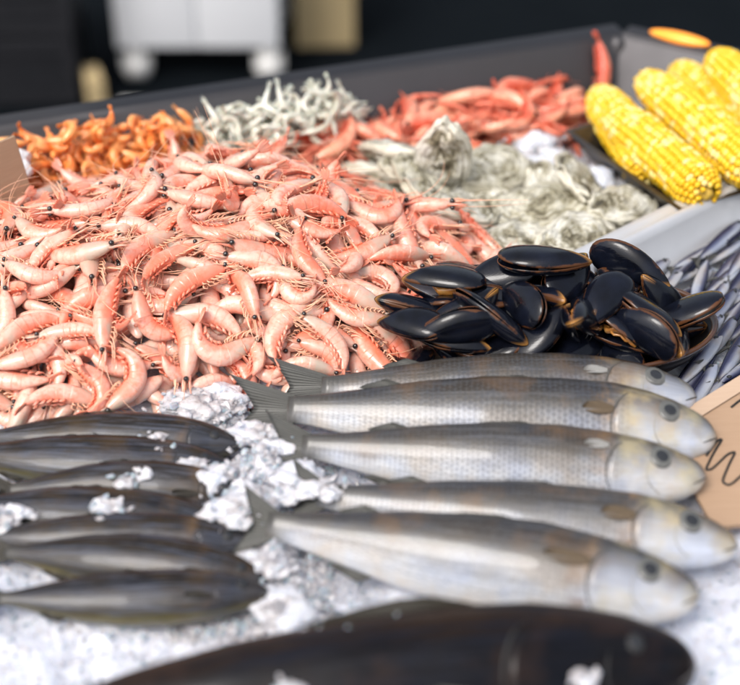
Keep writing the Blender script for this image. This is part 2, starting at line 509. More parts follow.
m = Mat('mussel_nacre'); nz = m.noise(m.obj(), 30, 3); m.color(m.ramp(nz, [(0.3, (0.35, 0.36, 0.45, 1)), (0.6, (0.62, 0.62, 0.66, 1)), (0.8, (0.16, 0.15, 0.24, 1))])).set(Roughness=0.18, Coat_Weight=0.7); M['nacre'] = m.m
m = Mat('mussel_flesh'); nz = m.noise(m.obj(), 70, 4); m.color(m.ramp(nz, [(0.3, (0.22, 0.07, 0.015, 1)), (0.55, (0.45, 0.19, 0.04, 1)), (0.8, (0.50, 0.34, 0.13, 1))])).set(Roughness=0.25, Coat_Weight=0.6, Subsurface_Weight=0.2, Subsurface_Scale=0.004); m.bump(nz, 0.5, 0.003); M['flesh'] = m.m

# oysters
m = Mat('oyster_shell')
u, v, uvv = m.uv()
t = m.prop('tint')
o = m.shift(m.obj(), m.math('MULTIPLY', t, 13.0))
n1 = m.noise(o, 38, 5, 0.65, 0.5)
n2 = m.noise(m.vec(uvv, (14, 5, 1)), 1.0, 5, 0.7, 0.8)
c = m.ramp(m.math('ADD', m.math('MULTIPLY', n1, 0.6), m.math('MULTIPLY', n2, 0.4)), [(0.36, (0.05, 0.042, 0.028, 1)), (0.43, (0.20, 0.175, 0.11, 1)), (0.48, (0.54, 0.51, 0.40, 1)), (0.55, (0.84, 0.83, 0.78, 1))])
band = m.math('SINE', m.math('ADD', m.math('MULTIPLY', u, 38.0), m.math('MULTIPLY', n1, 9.0)))
c = m.mix(m.math('MULTIPLY', m.ramp(band, [(0.65, 0.0), (0.97, 1.0)]), 0.45), c, (0.09, 0.07, 0.04, 1))
c = m.mix(m.math('MULTIPLY', m.ramp(u, [(0.86, 0.0), (0.97, 1.0)]), 0.65), c, (0.76, 0.73, 0.64, 1))
c = m.mix(0.8, c, m.ramp(t, [(0.0, (0.62, 0.60, 0.50, 1)), (1.0, (0.95, 0.95, 0.92, 1))]), 'MULTIPLY')
m.color(c).set(Roughness=0.5, Coat_Weight=0.25, Coat_Roughness=0.25)
m.bump(m.math('ADD', n2, n1), 0.7, 0.003)
M['oyster'] = m.m

# corn: uv.x = random value per kernel
m = Mat('corn_kernel')
u, v, uvv = m.uv()
w_ = m.noise(m.obj(), 40, 2)
pale = m.ramp(m.math('ADD', m.math('MULTIPLY', u, 0.45), w_), [(0.80, 0.0), (0.94, 1.0)])
c = m.mix(u, (0.76, 0.45, 0.012, 1), (0.80, 0.53, 0.03, 1))
m.color(m.mix(m.math('MULTIPLY', pale, 0.6), c, (0.88, 0.80, 0.42, 1)))
m.set(Roughness=0.4, Subsurface_Weight=0.15, Subsurface_Scale=0.004, Coat_Weight=0.15, Coat_Roughness=0.2, Specular_IOR_Level=0.3)
M['corn'] = m.m
m = Mat('corn_core'); m.color(m.mix(m.noise(m.obj(), 90, 3), (0.55, 0.30, 0.02, 1), (0.75, 0.52, 0.1, 1))).set(Roughness=0.5); M['corn_core'] = m.m

# cardboard
def cardboard(name, a, b):
    m = Mat(name)
    o = m.obj()
    n = m.noise(m.vec(o, (10, 120, 120)), 3, 4, 0.6)
    n2 = m.noise(o, 9, 3)
    m.color(m.mix(m.math('ADD', m.math('MULTIPLY', n, 0.6), m.math('MULTIPLY', n2, 0.4)), a, b)).set(Roughness=0.8)
    m.bump(n, 0.2, 0.0008)
    return m.m
M['card'] = cardboard('brown_cardboard', (0.30, 0.19, 0.115, 1), (0.44, 0.30, 0.20, 1))
M['card_edge'] = cardboard('cardboard_edge', (0.42, 0.29, 0.20, 1), (0.55, 0.41, 0.30, 1))
m = Mat('marker_ink'); m.color(m.mix(m.noise(m.obj(), 300, 2), (0.006, 0.006, 0.007, 1), (0.02, 0.02, 0.02, 1))).set(Roughness=0.6); M['ink'] = m.m

def plain(name, a, b, scale, rough, bumpd=0.001, **k):
    m = Mat(name)
    n = m.noise(m.obj(), scale, 4, 0.6)
    m.color(m.mix(n, a, b)).set(Roughness=rough, **k)
    m.bump(n, 0.25, bumpd)
    return m.m
M['bowl'] = plain('black_glazed_bowl', (0.006, 0.006, 0.007, 1), (0.014, 0.012, 0.012, 1), 30, 0.3, 0.0005, Specular_IOR_Level=0.15)
M['bowl_rim'] = plain('brown_rim_glaze', (0.03, 0.012, 0.006, 1), (0.13, 0.05, 0.02, 1), 40, 0.2, 0.0005, Coat_Weight=0.5)
M['white_paint'] = plain('white_enamel', (0.80, 0.82, 0.86, 1), (0.84, 0.86, 0.89, 1), 5, 0.35, 0.0003)
M['white_plastic'] = plain('white_plastic', (0.62, 0.62, 0.62, 1), (0.72, 0.72, 0.70, 1), 20, 0.4, 0.0003)
M['black_plastic'] = plain('black_plastic', (0.009, 0.010, 0.013, 1), (0.022, 0.022, 0.026, 1), 14, 0.45, 0.001)
M['floor'] = plain('dark_ground', (0.002, 0.0035, 0.005, 1), (0.005, 0.007, 0.009, 1), 6, 0.9, 0.004, Specular_IOR_Level=0.05)
M['counter'] = plain('dark_counter', (0.03, 0.03, 0.032, 1), (0.05, 0.05, 0.052, 1), 8, 0.6, 0.001)
M['plywood'] = plain('yellow_wood', (0.42, 0.32, 0.16, 1), (0.55, 0.43, 0.24, 1), 12, 0.7, 0.001)
M['crumple'] = plain('clear_plastic_wrap', (0.65, 0.66, 0.68, 1), (0.85, 0.85, 0.86, 1), 40, 0.15, 0.004, Coat_Weight=0.5)

# ================================================================== the setting
g = link('ground', mk('ground', *box(-30, 30, -10, 50, -0.90, -0.85)[:2], M['floor'], smooth=False)); g['kind'] = 'structure'; g['label'] = 'dark ground behind the stall'

# counter that carries everything, its back edge running askew
WA, WB, WC = Vector((-0.95, 1.305)), Vector((0.335, 1.755)), Vector((0.66, 1.56))     # top line of the rear and right rim
ctr = thing('display_counter', 'long stall counter with sloping dull steel rim around the ice', 'counter')
foot = [(-0.95, 0.25), (0.80, 0.25), (0.80, 1.47), (0.345, 1.77), (-0.95, 1.32)]
link('counter_body', mk('counter_body', *prism(foot, -0.85, -0.04)[:2], M['counter'], smooth=False), ctr)

def wall_strip(pts, name):
    """folded sheet along a line: inner slope, top flange, outer face"""
    a, b = pts
    d = (b - a).normalized()
    nn = Vector((d.y, -d.x))                    # towards the camera side (inside)
    prof = [(0.085, -0.03), (0.05, 0.01), (0.012, 0.076), (0.006, 0.080), (-0.004, 0.081), (-0.020, 0.081), (-0.024, 0.078), (-0.024, -0.05), (-0.022, -0.05), (-0.020, 0.074), (0.004, 0.074), (0.046, 0.006), (0.08, -0.033)]
    rings = [[(p.x + nn.x * q, p.y + nn.y * q, z) for q, z in prof] for p in [a.lerp(b, k / 12) for k in range(13)]]
    return mk(name, *loft(rings)[:3][:2], M['dull_steel'], smooth=False)
link('rear_rim', wall_strip((WA, WB), 'rear_rim'), ctr)
link('side_rim', wall_strip((WB + Vector((0.004, -0.004)), WC), 'side_rim'), ctr)
post = MB()
post.add(*tube([(WB.x - 0.006, WB.y - 0.012, z) for z in (-0.03, 0.02, 0.07, 0.078)], [0.02, 0.017, 0.014, 0.006], 10))
link('corner_seam', post.mesh('corner_seam', M['dull_steel']), ctr)

# ------------------------------------------------------------------ crushed ice
def ice_z(x, y):
    z = 0.010 * fbm(x * 9, y * 9, 3.1, 3) + 0.006 * fbm(x * 34, y * 34, 7.7, 3) + 0.0035 * fbm(x * 110, y * 110, 1.7, 2)
    z += 0.042 * math.exp(-((x + 0.094 + 0.10 * (y - 0.87)) / 0.038) ** 2 - ((y - 0.885) / 0.075) ** 4) * (0.75 + 0.7 * fbm(x * 30, y * 30, 4.4, 3))
    z += 0.026 * math.exp(-((x + 0.150) / 0.06) ** 2 - ((y - 1.022) / 0.022) ** 2)
    z += 0.020 * math.exp(-((x - 0.19) / 0.10) ** 2 - ((y - 1.47) / 0.07) ** 2)
    z -= 0.030 * max(0.0, min(1.0, (0.80 - y) / 0.25))
    return z - 0.004
X0, X1, Y0, Y1, ST = -0.62, 0.62, 0.42, 1.74, 0.0055
nx, ny = int((X1 - X0) / ST), int((Y1 - Y0) / ST)
wd = (WB - WA).normalized(); wn_ = Vector((wd.y, -wd.x))
cd_ = (WC - WB).normalized(); cn_ = Vector((cd_.y, -cd_.x))
def inside_tray(x, y, mrg=0.06):
    return (Vector((x, y)) - WA).dot(wn_) > mrg and (Vector((x, y)) - WB).dot(cn_) > mrg
vv, ff, idx = [], [], {}
for i in range(nx + 1):
    for j in range(ny + 1):
        x, y = X0 + i * ST, Y0 + j * ST
        if inside_tray(x, y, 0.055):
            idx[i, j] = len(vv)
            vv.append((x, y, ice_z(x, y)))
for i in range(nx):
    for j in range(ny):
        q = [(i, j), (i + 1, j), (i + 1, j + 1), (i, j + 1)]
        if all(k in idx for k in q): ff.append([idx[k] for k in q])
ice = link('crushed_ice_bed', mk('crushed_ice_bed', vv, ff, M['ice']))
tag(ice, 'white crushed ice spread under all the seafood', 'ice', kind='stuff')

def chunk(c, r):
    """one jagged chip of ice"""
    n = rng.choice((4, 5, 5, 6))
    sx, sy, sz = r * rng.uniform(0.7, 1.7), r * rng.uniform(0.6, 1.1), r * rng.uniform(0.35, 0.8)
    top = [(math.cos(6.283 * k / n) * rng.uniform(0.35, 0.85), math.sin(6.283 * k / n) * rng.uniform(0.35, 0.85), rng.uniform(0.4, 1.0)) for k in range(n)]
    mid = [(math.cos(6.283 * k / n + 0.3) * rng.uniform(0.8, 1.25), math.sin(6.283 * k / n + 0.3) * rng.uniform(0.8, 1.25), rng.uniform(-0.5, 0.2)) for k in range(n)]
    pts = top + mid + [(0, 0, -1)]
    rot = Matrix.Rotation(rng.random() * 6.28, 3, 'Z') @ Matrix.Rotation(rng.gauss(0, 0.5), 3, 'X') @ Matrix.Rotation(rng.gauss(0, 0.5), 3, 'Y')
    out = []
    for p in pts:
        q = rot @ Vector((p[0] * sx, p[1] * sy, p[2] * sz))
        out.append((q.x + c[0], q.y + c[1], q.z + c[2]))
    f = [tuple(range(n))] + [(k, n + k, n + (k + 1) % n, (k + 1) % n) for k in range(n)] + [(n + k, 2 * n, n + (k + 1) % n) for k in range(n)]
    return out, f, [(0.5, 0.5)] * len(out)
def slush(c, r, seed):
    """one lump of frozen-together slush"""
    v, f, u = blob((0, 0, 0), (1, 1, 1), 22, 14)
    out = []
    for p in v:
        P = Vector(p)
        k = 1 + 0.55 * fbm(p[0] * 1.3 + seed, p[1] * 1.3, p[2] * 1.3, 4)
        out.append((c[0] + p[0] * r[0] * k, c[1] + p[1] * r[1] * k, c[2] + p[2] * r[2] * k))
    return out, f, u
ICE_WHITE, ICE_CLEAR = MB(), MB()
def scatter(n, xr, yr, rr, zoff=0.0, ok=None, clear=0.5):
    k = 0
    while k < n:
        k += 1
        x, y = rng.uniform(*xr), rng.uniform(*yr)
        if not inside_tray(x, y) or (ok and not ok(x, y)): continue
        r = rng.uniform(*rr) * (0.6 + 0.4 * rng.random())
        (ICE_CLEAR if rng.random() < clear else ICE_WHITE).add(*chunk((x, y, ice_z(x, y) + zoff + r * 0.05), r))
scatter(5200, (-0.45, 0.42), (0.60, 1.06), (0.0014, 0.004), clear=0.35)
scatter(3200, (-0.16, -0.03), (0.76, 1.00), (0.0018, 0.006), clear=0.3)
scatter(700, (-0.24, -0.07), (1.0, 1.05), (0.0018, 0.005), clear=0.5)
scatter(1200, (0.0, 0.42), (1.26, 1.62), (0.002, 0.006), clear=0.4)
scatter(900, (0.22, 0.5), (1.1, 1.47), (0.002, 0.005), zoff=0.010, clear=0.5)
scatter(400, (-0.5, -0.05), (1.4, 1.6), (0.003, 0.007), clear=0.4)
def ice_lump(x, y, z, n, spread, rr):
    for q in range(3):
        sx = spread * rng.uniform(0.8, 1.5)
        ICE_WHITE.add(*slush((x + rng.gauss(0, spread * 0.8), y + rng.gauss(0, spread * 0.6), z - spread * 0.2), (sx, sx * rng.uniform(0.6, 0.9), sx * rng.uniform(0.3, 0.5)), rng.random() * 50))
    for _ in range(n):
        (ICE_CLEAR if rng.random() < 0.5 else ICE_WHITE).add(*chunk((x + rng.gauss(0, spread), y + rng.gauss(0, spread * 0.7), z + rng.gauss(0, spread * 0.2)), rng.uniform(*rr) * 0.6))

# ================================================================== shrimp
SL = 0.088
def spine(s, curl, k0=0.36):
    """points, tangent heading and dorsal normal along the body, head at s=0; lies in the xy plane"""
    n = 240
    ds = 1.0 / n
    th, x, y = math.pi - 0.10, 0.0, 0.0
    P, N, S = [], [], []
    for i in range(n + 1):
        t = i * ds
        P.append((x, y)); N.append((math.sin(th), -math.cos(th))); S.append(t)
        x += math.cos(th) * ds; y += math.sin(th) * ds
        c = 0.25 if t < k0 else curl * (1.0 if t < 0.9 else 0.4) / (0.9 - k0 + 0.04)
        th += c * ds
    P, N, S = np.array(P), np.array(N), np.array(S)
    s = np.asarray(s, float)
    return (np.stack([np.interp(s, S, P[:, 0]), np.interp(s, S, P[:, 1])], -1),
            np.stack([np.interp(s, S, N[:, 0]), np.interp(s, S, N[:, 1])], -1))
HX = [0.0, 0.04, 0.12, 0.25, 0.38, 0.5, 0.62, 0.74, 0.86, 0.95, 1.0]
HY = [0.034, 0.062, 0.102, 0.136, 0.148, 0.150, 0.138, 0.114, 0.078, 0.048, 0.030]

def body_rings(svals, hmul, curl, L, m=14, wide=0.74):
    p, nr = spine(svals, curl)
    h = smoothed(HX, HY, svals) * hmul
    an = np.linspace(0, 2 * math.pi, m, endpoint=False)
    rings = np.zeros((len(svals), m, 3)); uv = np.zeros((len(svals), m, 2))
    for i in range(len(svals)):
        for j, a in enumerate(an):
            dv = math.cos(a) * h[i]
            if dv < 0: dv *= 0.92
            lat = math.sin(a) * h[i] * wide * (1.0 + 0.12 * math.cos(a))
            k_ = 1 + 0.07 * mn.noise(Vector((svals[i] * 7 + curl * 5, math.cos(a) * 1.3, math.sin(a) * 1.3)))
            rings[i, j] = ((p[i, 0] + nr[i, 0] * dv * k_) * L, (p[i, 1] + nr[i, 1] * dv * k_) * L, lat * k_ * L)
            uv[i, j] = (svals[i], (1 - math.cos(a)) / 2)
    return rings, uv

def shrimp_parts(curl, L, mat, limb, seed, wide=0.74, claws=False, m=14, fat=1.0):
    """dictionary of part name -> mesh, plus sample points for the pile"""
    rg = random.Random(seed)
    out = {}
    # carapace
    sv = np.array([0.0, 0.015, 0.04, 0.08, 0.13, 0.18, 0.24, 0.30, 0.35, 0.385, 0.40, 0.405])
    hm = np.ones(len(sv)); hm[0] = 0.5; hm[-3:] = (1.02, 1.025, 0.95)
    r1, u1 = body_rings(sv, hm * fat, curl, L, m, wide)
    v, f, u = loft(r1, u1)
    out['carapace'] = mk('carapace', v, f, mat, u)
    # abdomen: six overlapping rings
    sa, ha = [], []
    for k in range(6):
        a, b = 0.395 + k * 0.1, 0.395 + (k + 1) * 0.1
        for t, q in ((0.0, 0.992), (0.12, 0.999), (0.5, 1.004), (0.85, 1.008), (0.97, 1.011)):
            sa.append(a + (b - a) * t); ha.append(q)
    sa, ha = np.array(sa), np.array(ha)
    r2, u2 = body_rings(sa, ha * fat, curl, L, m, wide)
    v, f, u = loft(r2, u2)
    out['abdomen'] = mk('abdomen', v, f, mat, u)
    pts = np.concatenate([r1.reshape(-1, 3), r2.reshape(-1, 3)])
    # tail fan
    p, nr = spine([0.985, 0.99], curl)
    d = (p[1] - p[0]); d /= np.linalg.norm(d)
    n = nr[0]
    tf = MB()
    for lat, ang, ln, wv in ((0, 0, 0.17, 0.026), (0.012, 0.12, 0.19, 0.030), (-0.012, -0.12, 0.19, 0.030), (0.022, 0.26, 0.17, 0.030), (-0.022, -0.26, 0.17, 0.030)):
        rings, uvs = [], []
        for k in range(7):
            t = k / 6
            w = wv * math.sin(math.pi * min(0.97, 0.12 + 0.83 * t)) ** 0.7
            cx = p[0] + d * (t * ln * math.cos(ang))
            cz = lat + math.sin(ang) * t * ln
            rings.append([((cx[0] + n[0] * (0.012 * math.sin(a) - 0.02 * t)) * L, (cx[1] + n[1] * (0.012 * math.sin(a) - 0.02 * t)) * L, (cz + w * math.cos(a)) * L) for a in np.linspace(0, 6.283, 8, endpoint=False)])
            uvs.append([(1.0, t)] * 8)
        tf.add(*loft(rings, np.array(uvs)))
    out['tail_fan'] = tf.mesh('tail_fan', mat)
    # rostrum and antennal scales
    rs = MB()
    rs.add(*tube([(-0.06 * L, 0.05 * L, 0), (0.03 * L, 0.050 * L, 0), (0.13 * L, 0.060 * L, 0), (0.22 * L, 0.082 * L, 0)], [0.020 * L, 0.018 * L, 0.010 * L, 0.002 * L], 6))
    for sgn in (1, -1):
        rs.add(*tube([(-0.02 * L, -0.01 * L, sgn * 0.025 * L), (0.06 * L, -0.018 * L, sgn * 0.034 * L), (0.15 * L, -0.015 * L, sgn * 0.036 * L), (0.20 * L, -0.005 * L, sgn * 0.034 * L)], [0.015 * L, 0.019 * L, 0.012 * L, 0.002 * L], 6))
    out['rostrum'] = rs.mesh('rostrum', mat)
    # feelers
    at_ = MB()
    for k in range(4):
        sg = 1 if k % 2 else -1
        ln = (0.55 + 0.45 * rg.random()) if k < 2 else (0.25 + 0.2 * rg.random())
        bend, bz = rg.uniform(-0.9, 0.6), rg.uniform(-0.10, 0.06)
        path = []
        for q in range(12):
            t = q / 11
            a = bend * t
            path.append(((0.02 + ln * t * math.cos(a)) * L, (0.005 + ln * t * math.sin(a)) * L, (sg * 0.03 + sg * 0.04 * t + bz * t * t) * L))
        at_.add(*tube(path, np.linspace(0.0070 if k < 2 else 0.0075, 0.002, 12) * L, 5))
    out['antennae'] = at_.mesh('antennae', limb)
    # walking legs folded along the underside
    lg = MB()
    for k in range(5):
        s0 = 0.10 + 0.06 * k
        pp, nn = spine([s0], curl)
        hh = float(smoothed(HX, HY, np.array([s0]))[0])
        for sg in (1, -1):
            b0 = pp[0] - nn[0] * hh * 0.8
            fw = 0.10 + 0.10 * rg.random() - 0.035 * k
            path = [(b0[0], b0[1], sg * 0.035), (b0[0] + fw * 0.3, b0[1] - 0.035, sg * 0.05), (b0[0] + fw + 0.05, b0[1] - 0.040 - 0.02 * rg.random(), sg * 0.05), (b0[0] + fw * 1.6 + 0.08, b0[1] - 0.02 - 0.04 * rg.random(), sg * 0.035)]
            lg.add(*tube(np.array(path) * L, np.array([0.012, 0.010, 0.007, 0.003]) * L, 5))
    out['legs'] = lg.mesh('legs', limb)
    # swimmerets
    sw = MB()
    for k in range(5):
        s0 = 0.45 + 0.098 * k
        pp, nn = spine([s0, s0 + 0.02], curl)
        hh = float(smoothed(HX, HY, np.array([s0]))[0])
        dd = (pp[1] - pp[0]); dd /= np.linalg.norm(dd)
        for sg in (1, -1):
            b0 = pp[0] - nn[0] * hh * (0.78 - 0.1 * rg.random())
            m1 = b0 - nn[0] * 0.022 + dd * 0.03
            e1 = b0 - nn[0] * 0.030 + dd * (0.08 + 0.03 * rg.random())
            tv, tf_, _ = tube(np.array([(b0[0], b0[1], sg * 0.04), (m1[0], m1[1], sg * 0.045), (e1[0], e1[1], sg * 0.03)]) * L, np.array([0.014, 0.021, 0.006]) * L, 6)
            sw.add(tv, tf_, [(0.72, 1.0)] * len(tv))
    out['swimmerets'] = sw.mesh('swimmerets', mat)
    if claws:
        for sg, nm in ((1, 'claw'), (-1, 'claw_')):
            c = MB()
            y0 = -0.05
            c.add(*tube(np.array([(-0.12, y0, sg * 0.05), (0.02, y0 - 0.03, sg * 0.12), (0.16, y0, sg * 0.14), (0.20, y0, sg * 0.14)]) * L, np.array([0.02, 0.024, 0.028, 0.03]) * L, 7))
            c.add(*tube(np.array([(0.19, y0, sg * 0.14), (0.28, y0, sg * 0.14), (0.40, y0, sg * 0.13), (0.55, y0 + 0.012, sg * 0.10)]) * L, np.array([0.028, 0.045, 0.034, 0.004]) * L, 7))
            c.add(*tube(np.array([(0.36, y0 + 0.02, sg * 0.14), (0.44, y0 + 0.045, sg * 0.135), (0.55, y0 + 0.03, sg * 0.115)]) * L, np.array([0.02, 0.018, 0.003]) * L, 6))
            out[nm] = c.mesh('claw', limb)
    return out, pts
def eye_mesh(L, r=0.034):
    b = MB(); b.add(*blob((0, 0, 0), (r * L, r * L, r * L), 12, 8))
    return b.mesh('eye', M['eye_black'])

def build_shrimp(name, parts, eyem, mtx, label, cat, group, tint, L):
    root = thing(name, label, cat, group=group)
    root.matrix_world = mtx
    for k, me in parts.items():
        if k == 'rostrum': continue
        o = link(k.rstrip('_'), me, root)
        o['tint'] = tint
        if k == 'carapace' and 'rostrum' in parts:
            r = link('rostrum', parts['rostrum'], o); r['tint'] = tint
    if eyem is not None:
        for sg in (1, -1):
            e = link('eye', eyem, root, (0.005 * L, 0.022 * L, sg * 0.043 * L))
    return root

curls = [0.55, 0.95, 1.35, 1.8, 2.3, 2.75, 1.15, 2.05]
SH = [shrimp_parts(c, SL, M['shrimp'], M['limb'], 20 + i, fat=0.90) for i, c in enumerate(curls)]
EYE = eye_mesh(SL)
def shrimp_label(c):
    if c < 1.0: return 'nearly straight pink shrimp with black eyes in the big shrimp heap'
    if c < 1.9: return 'half curled pink shrimp with black eyes in the big shrimp heap'
    return 'tightly curled pink shrimp with black eyes in the big shrimp heap'

MOUND = [(-0.66, 1.0), (-0.40, 1.0), (-0.235, 1.008), (-0.19, 1.04), (-0.12, 1.045), (-0.03, 1.055), (0.045, 1.10), (0.10, 1.17), (0.155, 1.26), (0.14, 1.32), (0.06, 1.375), (-0.02, 1.43), (-0.14, 1.475), (-0.24, 1.45), (-0.34, 1.40), (-0.66, 1.36)]
def mound_h(x, y):
    d = poly_sd(MOUND, x, y)
    if d <= 0: return None
    t = min(d / 0.20, 1.0)
    k = 0.55 + 0.45 * math.exp(-((x + 0.16) / 0.22) ** 2)
    return 0.108 * k * (1 - (1 - t) ** 2)
def pile_base(x, y):
    mh = mound_h(x, y)
    return ice_z(x, y) if mh is None else max(ice_z(x, y), mh * 0.62)
pile = Pile(-0.68, 0.22, 0.98, 1.54, 0.004, pile_base)
# the ice core of the heap
cv, cf, ci = [], [], {}
for i in range(0, pile.nx, 2):
    for j in range(0, pile.ny, 2):
        x, y = pile.x0 + i * pile.res, pile.y0 + j * pile.res
        sd_ = poly_sd(MOUND, x, y)
        if sd_ > -0.03:
            ci[i, j] = len(cv); cv.append((x, y, pile.h[i, j] + (0.0005 if sd_ > 0 else -0.008)))
for (i, j) in list(ci):
    q = [(i, j), (i + 2, j), (i + 2, j + 2), (i, j + 2)]
    if all(k in ci for k in q): cf.append([ci[k] for k in q])
tag(link('ice_core', mk('ice_core', cv, cf, M['ice'])), 'mound of crushed ice inside the big shrimp heap', 'ice', kind='stuff')

def cand(poly, bb, mrg):
    while True:
        x, y = rng.uniform(bb[0], bb[1]), rng.uniform(bb[2], bb[3])
        if poly_sd(poly, x, y) > mrg: return x, y
def shrimp_rot(x):
    flip = Matrix.Rotation(math.pi, 3, 'X') if rng.random() < 0.5 else Matrix.Identity(3)
    roll = rng.gauss(0, 0.32)
    if rng.random() < 0.16: roll += rng.choice((-1, 1)) * 1.1
    return Matrix.Rotation(rng.uniform(0, 6.283) if rng.random() > 3 * (x + 0.08) + 0.25 else rng.gauss(-0.45, 0.3) + rng.choice((0, math.pi)), 3, 'Z') @ Matrix.Rotation(roll, 3, 'X') @ Matrix.Rotation(rng.gauss(0, 0.12), 3, 'Y') @ flip
CEN = [p.mean(axis=0) for _, p in SH]
under = MB()
UVC = {}
for i_, (parts, _) in enumerate(SH):
    for nm in ('carapace', 'abdomen'):
        me = parts[nm]; uu = [(0.5, 0.5)] * len(me.vertices)
        for lp in me.loops: uu[lp.vertex_index] = tuple(me.uv_layers[0].data[lp.index].uv)
        UVC[i_, nm] = uu
N_UNDER, N_TOP = 430, 300
for k in range(N_UNDER + N_TOP):
    best = None
    for _ in range(7):
        x, y = cand(MOUND, (-0.47, 0.16, 1.0, 1.48), 0.010)
        gap = pile.mean(x, y) - mound_h(x, y)
        if best is None or gap < best[0]: best = (gap, x, y)
    vi = rng.choices(range(len(curls)), [3.5, 4, 3, 2, 1.2, 0.5, 4, 1.8])[0]
    parts, pts = SH[vi]
    rot = shrimp_rot(best[1])
    scl = rng.uniform(0.70, 0.96)
    mtx = pile.drop(pts - CEN[vi], best[1], best[2], rot, scl, q=56)
    mtx = mtx @ Matrix.Translation(-Vector(CEN[vi]))
    if k < N_UNDER:
        A = np.array(mtx)
        for nm in ('carapace', 'abdomen'):
            me = parts[nm]
            co = np.empty(len(me.vertices) * 3); me.vertices.foreach_get('co', co)
            co = co.reshape(-1, 3) @ A[:3, :3].T + A[:3, 3]
            under.add(co, [tuple(p.vertices) for p in me.polygons], UVC[vi, nm])
    else:
        build_shrimp('shrimp', parts, EYE, mtx, shrimp_label(curls[vi]), 'shrimp', 'pink shrimp heaped on the ice', rng.random(), SL)
tag(link('shrimp_underlayer', under.mesh('shrimp_underlayer', M['shrimp'])), 'pink shrimp buried below the top of the big shrimp heap', 'shrimp', kind='stuff')

# ================================================================== fish
class Fish:
    def __init__(s, L, sx, top, bot, wid, arch=0.0):
        s.L, s.sx, s.t, s.b, s.w, s.arch = L, sx, top, bot, wid, arch
    def at(s, q, a):
        """surface point at length q and angle a (0 back, pi belly)"""
        t, b, w = (float(smoothed(s.sx, k, np.array([q]))[0]) for k in (s.t, s.b, s.w))
        return s._pt(q, a, t, b, w)
    def _pt(s, q, a, t, b, w):
        ca, sa = math.cos(a), math.sin(a)
        y = (t + b) / 2 + (t - b) / 2 * ca
        z = w * math.copysign(abs(sa) ** 0.85, sa)
        return ((q) * s.L, (y + s.arch * (q - 0.5) ** 2) * s.L, z * s.L)
    def body(s, mat, n=64, m=30):
        q = 1 - (1 - np.linspace(0, 1, n)) ** 1.25
        t, b, w = (smoothed(s.sx, k, q) for k in (s.t, s.b, s.w))
        an = np.linspace(0, 2 * math.pi, m, endpoint=False)
        rings = np.array([[s._pt(q[i], a, t[i], b[i], w[i]) for a in an] for i in range(n)])
        uv = np.array([[(q[i], (1 - abs(a - math.pi) / math.pi)) for a in an] for i in range(n)])
        v, f, u = loft(rings, uv)
        return mk('body', v, f, mat, u), rings.reshape(-1, 3)
    def gill(s, side, mat, q0=0.755, q1=0.86, a0=0.62, a1=2.55, raised=0.0028):
        """gill cover plate standing proud of the body"""
        n, m = 9, 12
        g0 = []
        for i in range(n):
            t = i / (n - 1)
            row = []
            for j in range(m):
                p = j / (m - 1)
                rear = q0 + 0.05 * (2 * p - 1) ** 2
                q = rear + (q1 - rear) * t
                x, y, z = s.at(q, a0 + (a1 - a0) * p)
                lift = raised * (1 - t) * math.sin(math.pi * min(1, max(0, p * 0.96 + 0.02))) ** 0.4
                yc = s.at(q, 0)[1] * 0.5 + s.at(q, math.pi)[1] * 0.5
                nr = Vector((0, (y - yc) * 0.35, z)).normalized()
                row.append((x, y + nr.y * lift, z + nr.z * lift + 0.0002, q, (a0 + (a1 - a0) * p) / math.pi))
            g0.append(row)
        v, f, u = [], [], []
        for row in g0:
            for p in row: v.append((p[0], p[1], p[2] * side)); u.append((p[3], p[4]))
        for row in g0:
            for p in row: v.append((p[0] + 0.0004, p[1], (p[2] - 0.0028) * side)); u.append((p[3], 0.05))
        o = n * m
        for i in range(n - 1):
            for j in range(m - 1):
                a, b, c, d = i * m + j, i * m + j + 1, (i + 1) * m + j + 1, (i + 1) * m + j
                f += [(a, b, c, d)]
        for j in range(m - 1): f.append((j, o + j, o + j + 1, j + 1))
        return mk('gill_cover', v, f, mat, u)

def fin(base, tip, nu=8, nv=14, th=0.0007, wave=0.0008, ph=0.0):
    base, tip = np.asarray(base, float), np.asarray(tip, float)
    tb = np.linspace(0, 1, len(base)); tt = np.linspace(0, 1, len(tip)); q = np.linspace(0, 1, nv)
    B = np.stack([np.interp(q, tb, base[:, k]) for k in range(3)], -1)
    T = np.stack([np.interp(q, tt, tip[:, k]) for k in range(3)], -1)
    v, u = [], []
    for side in (1, -1):
        for i in range(nu):
            t = i / (nu - 1)
            for j in range(nv):
                p = B[j] * (1 - t) + T[j] * t
                v.append((p[0], p[1], p[2] + side * th * (1 - 0.8 * t) + wave * t * 3 * math.sin(q[j] * 9 + ph) + wave * (j % 2)))
                u.append((t, q[j]))
    o = nu * nv
    f = []
    for i in range(nu - 1):
        for j in range(nv - 1):
            a = (i * nv + j, i * nv + j + 1, (i + 1) * nv + j + 1, (i + 1) * nv + j)
            f.append(a); f.append(tuple(o + k for k in a[::-1]))
    rim = [(i * nv) for i in range(nu)] + [(nu - 1) * nv + j for j in range(1, nv)] + [i * nv + nv - 1 for i in range(nu - 2, -1, -1)]
    for a, b in zip(rim[:-1], rim[1:]): f.append((b, a, o + a, o + b))
    return v, f, u

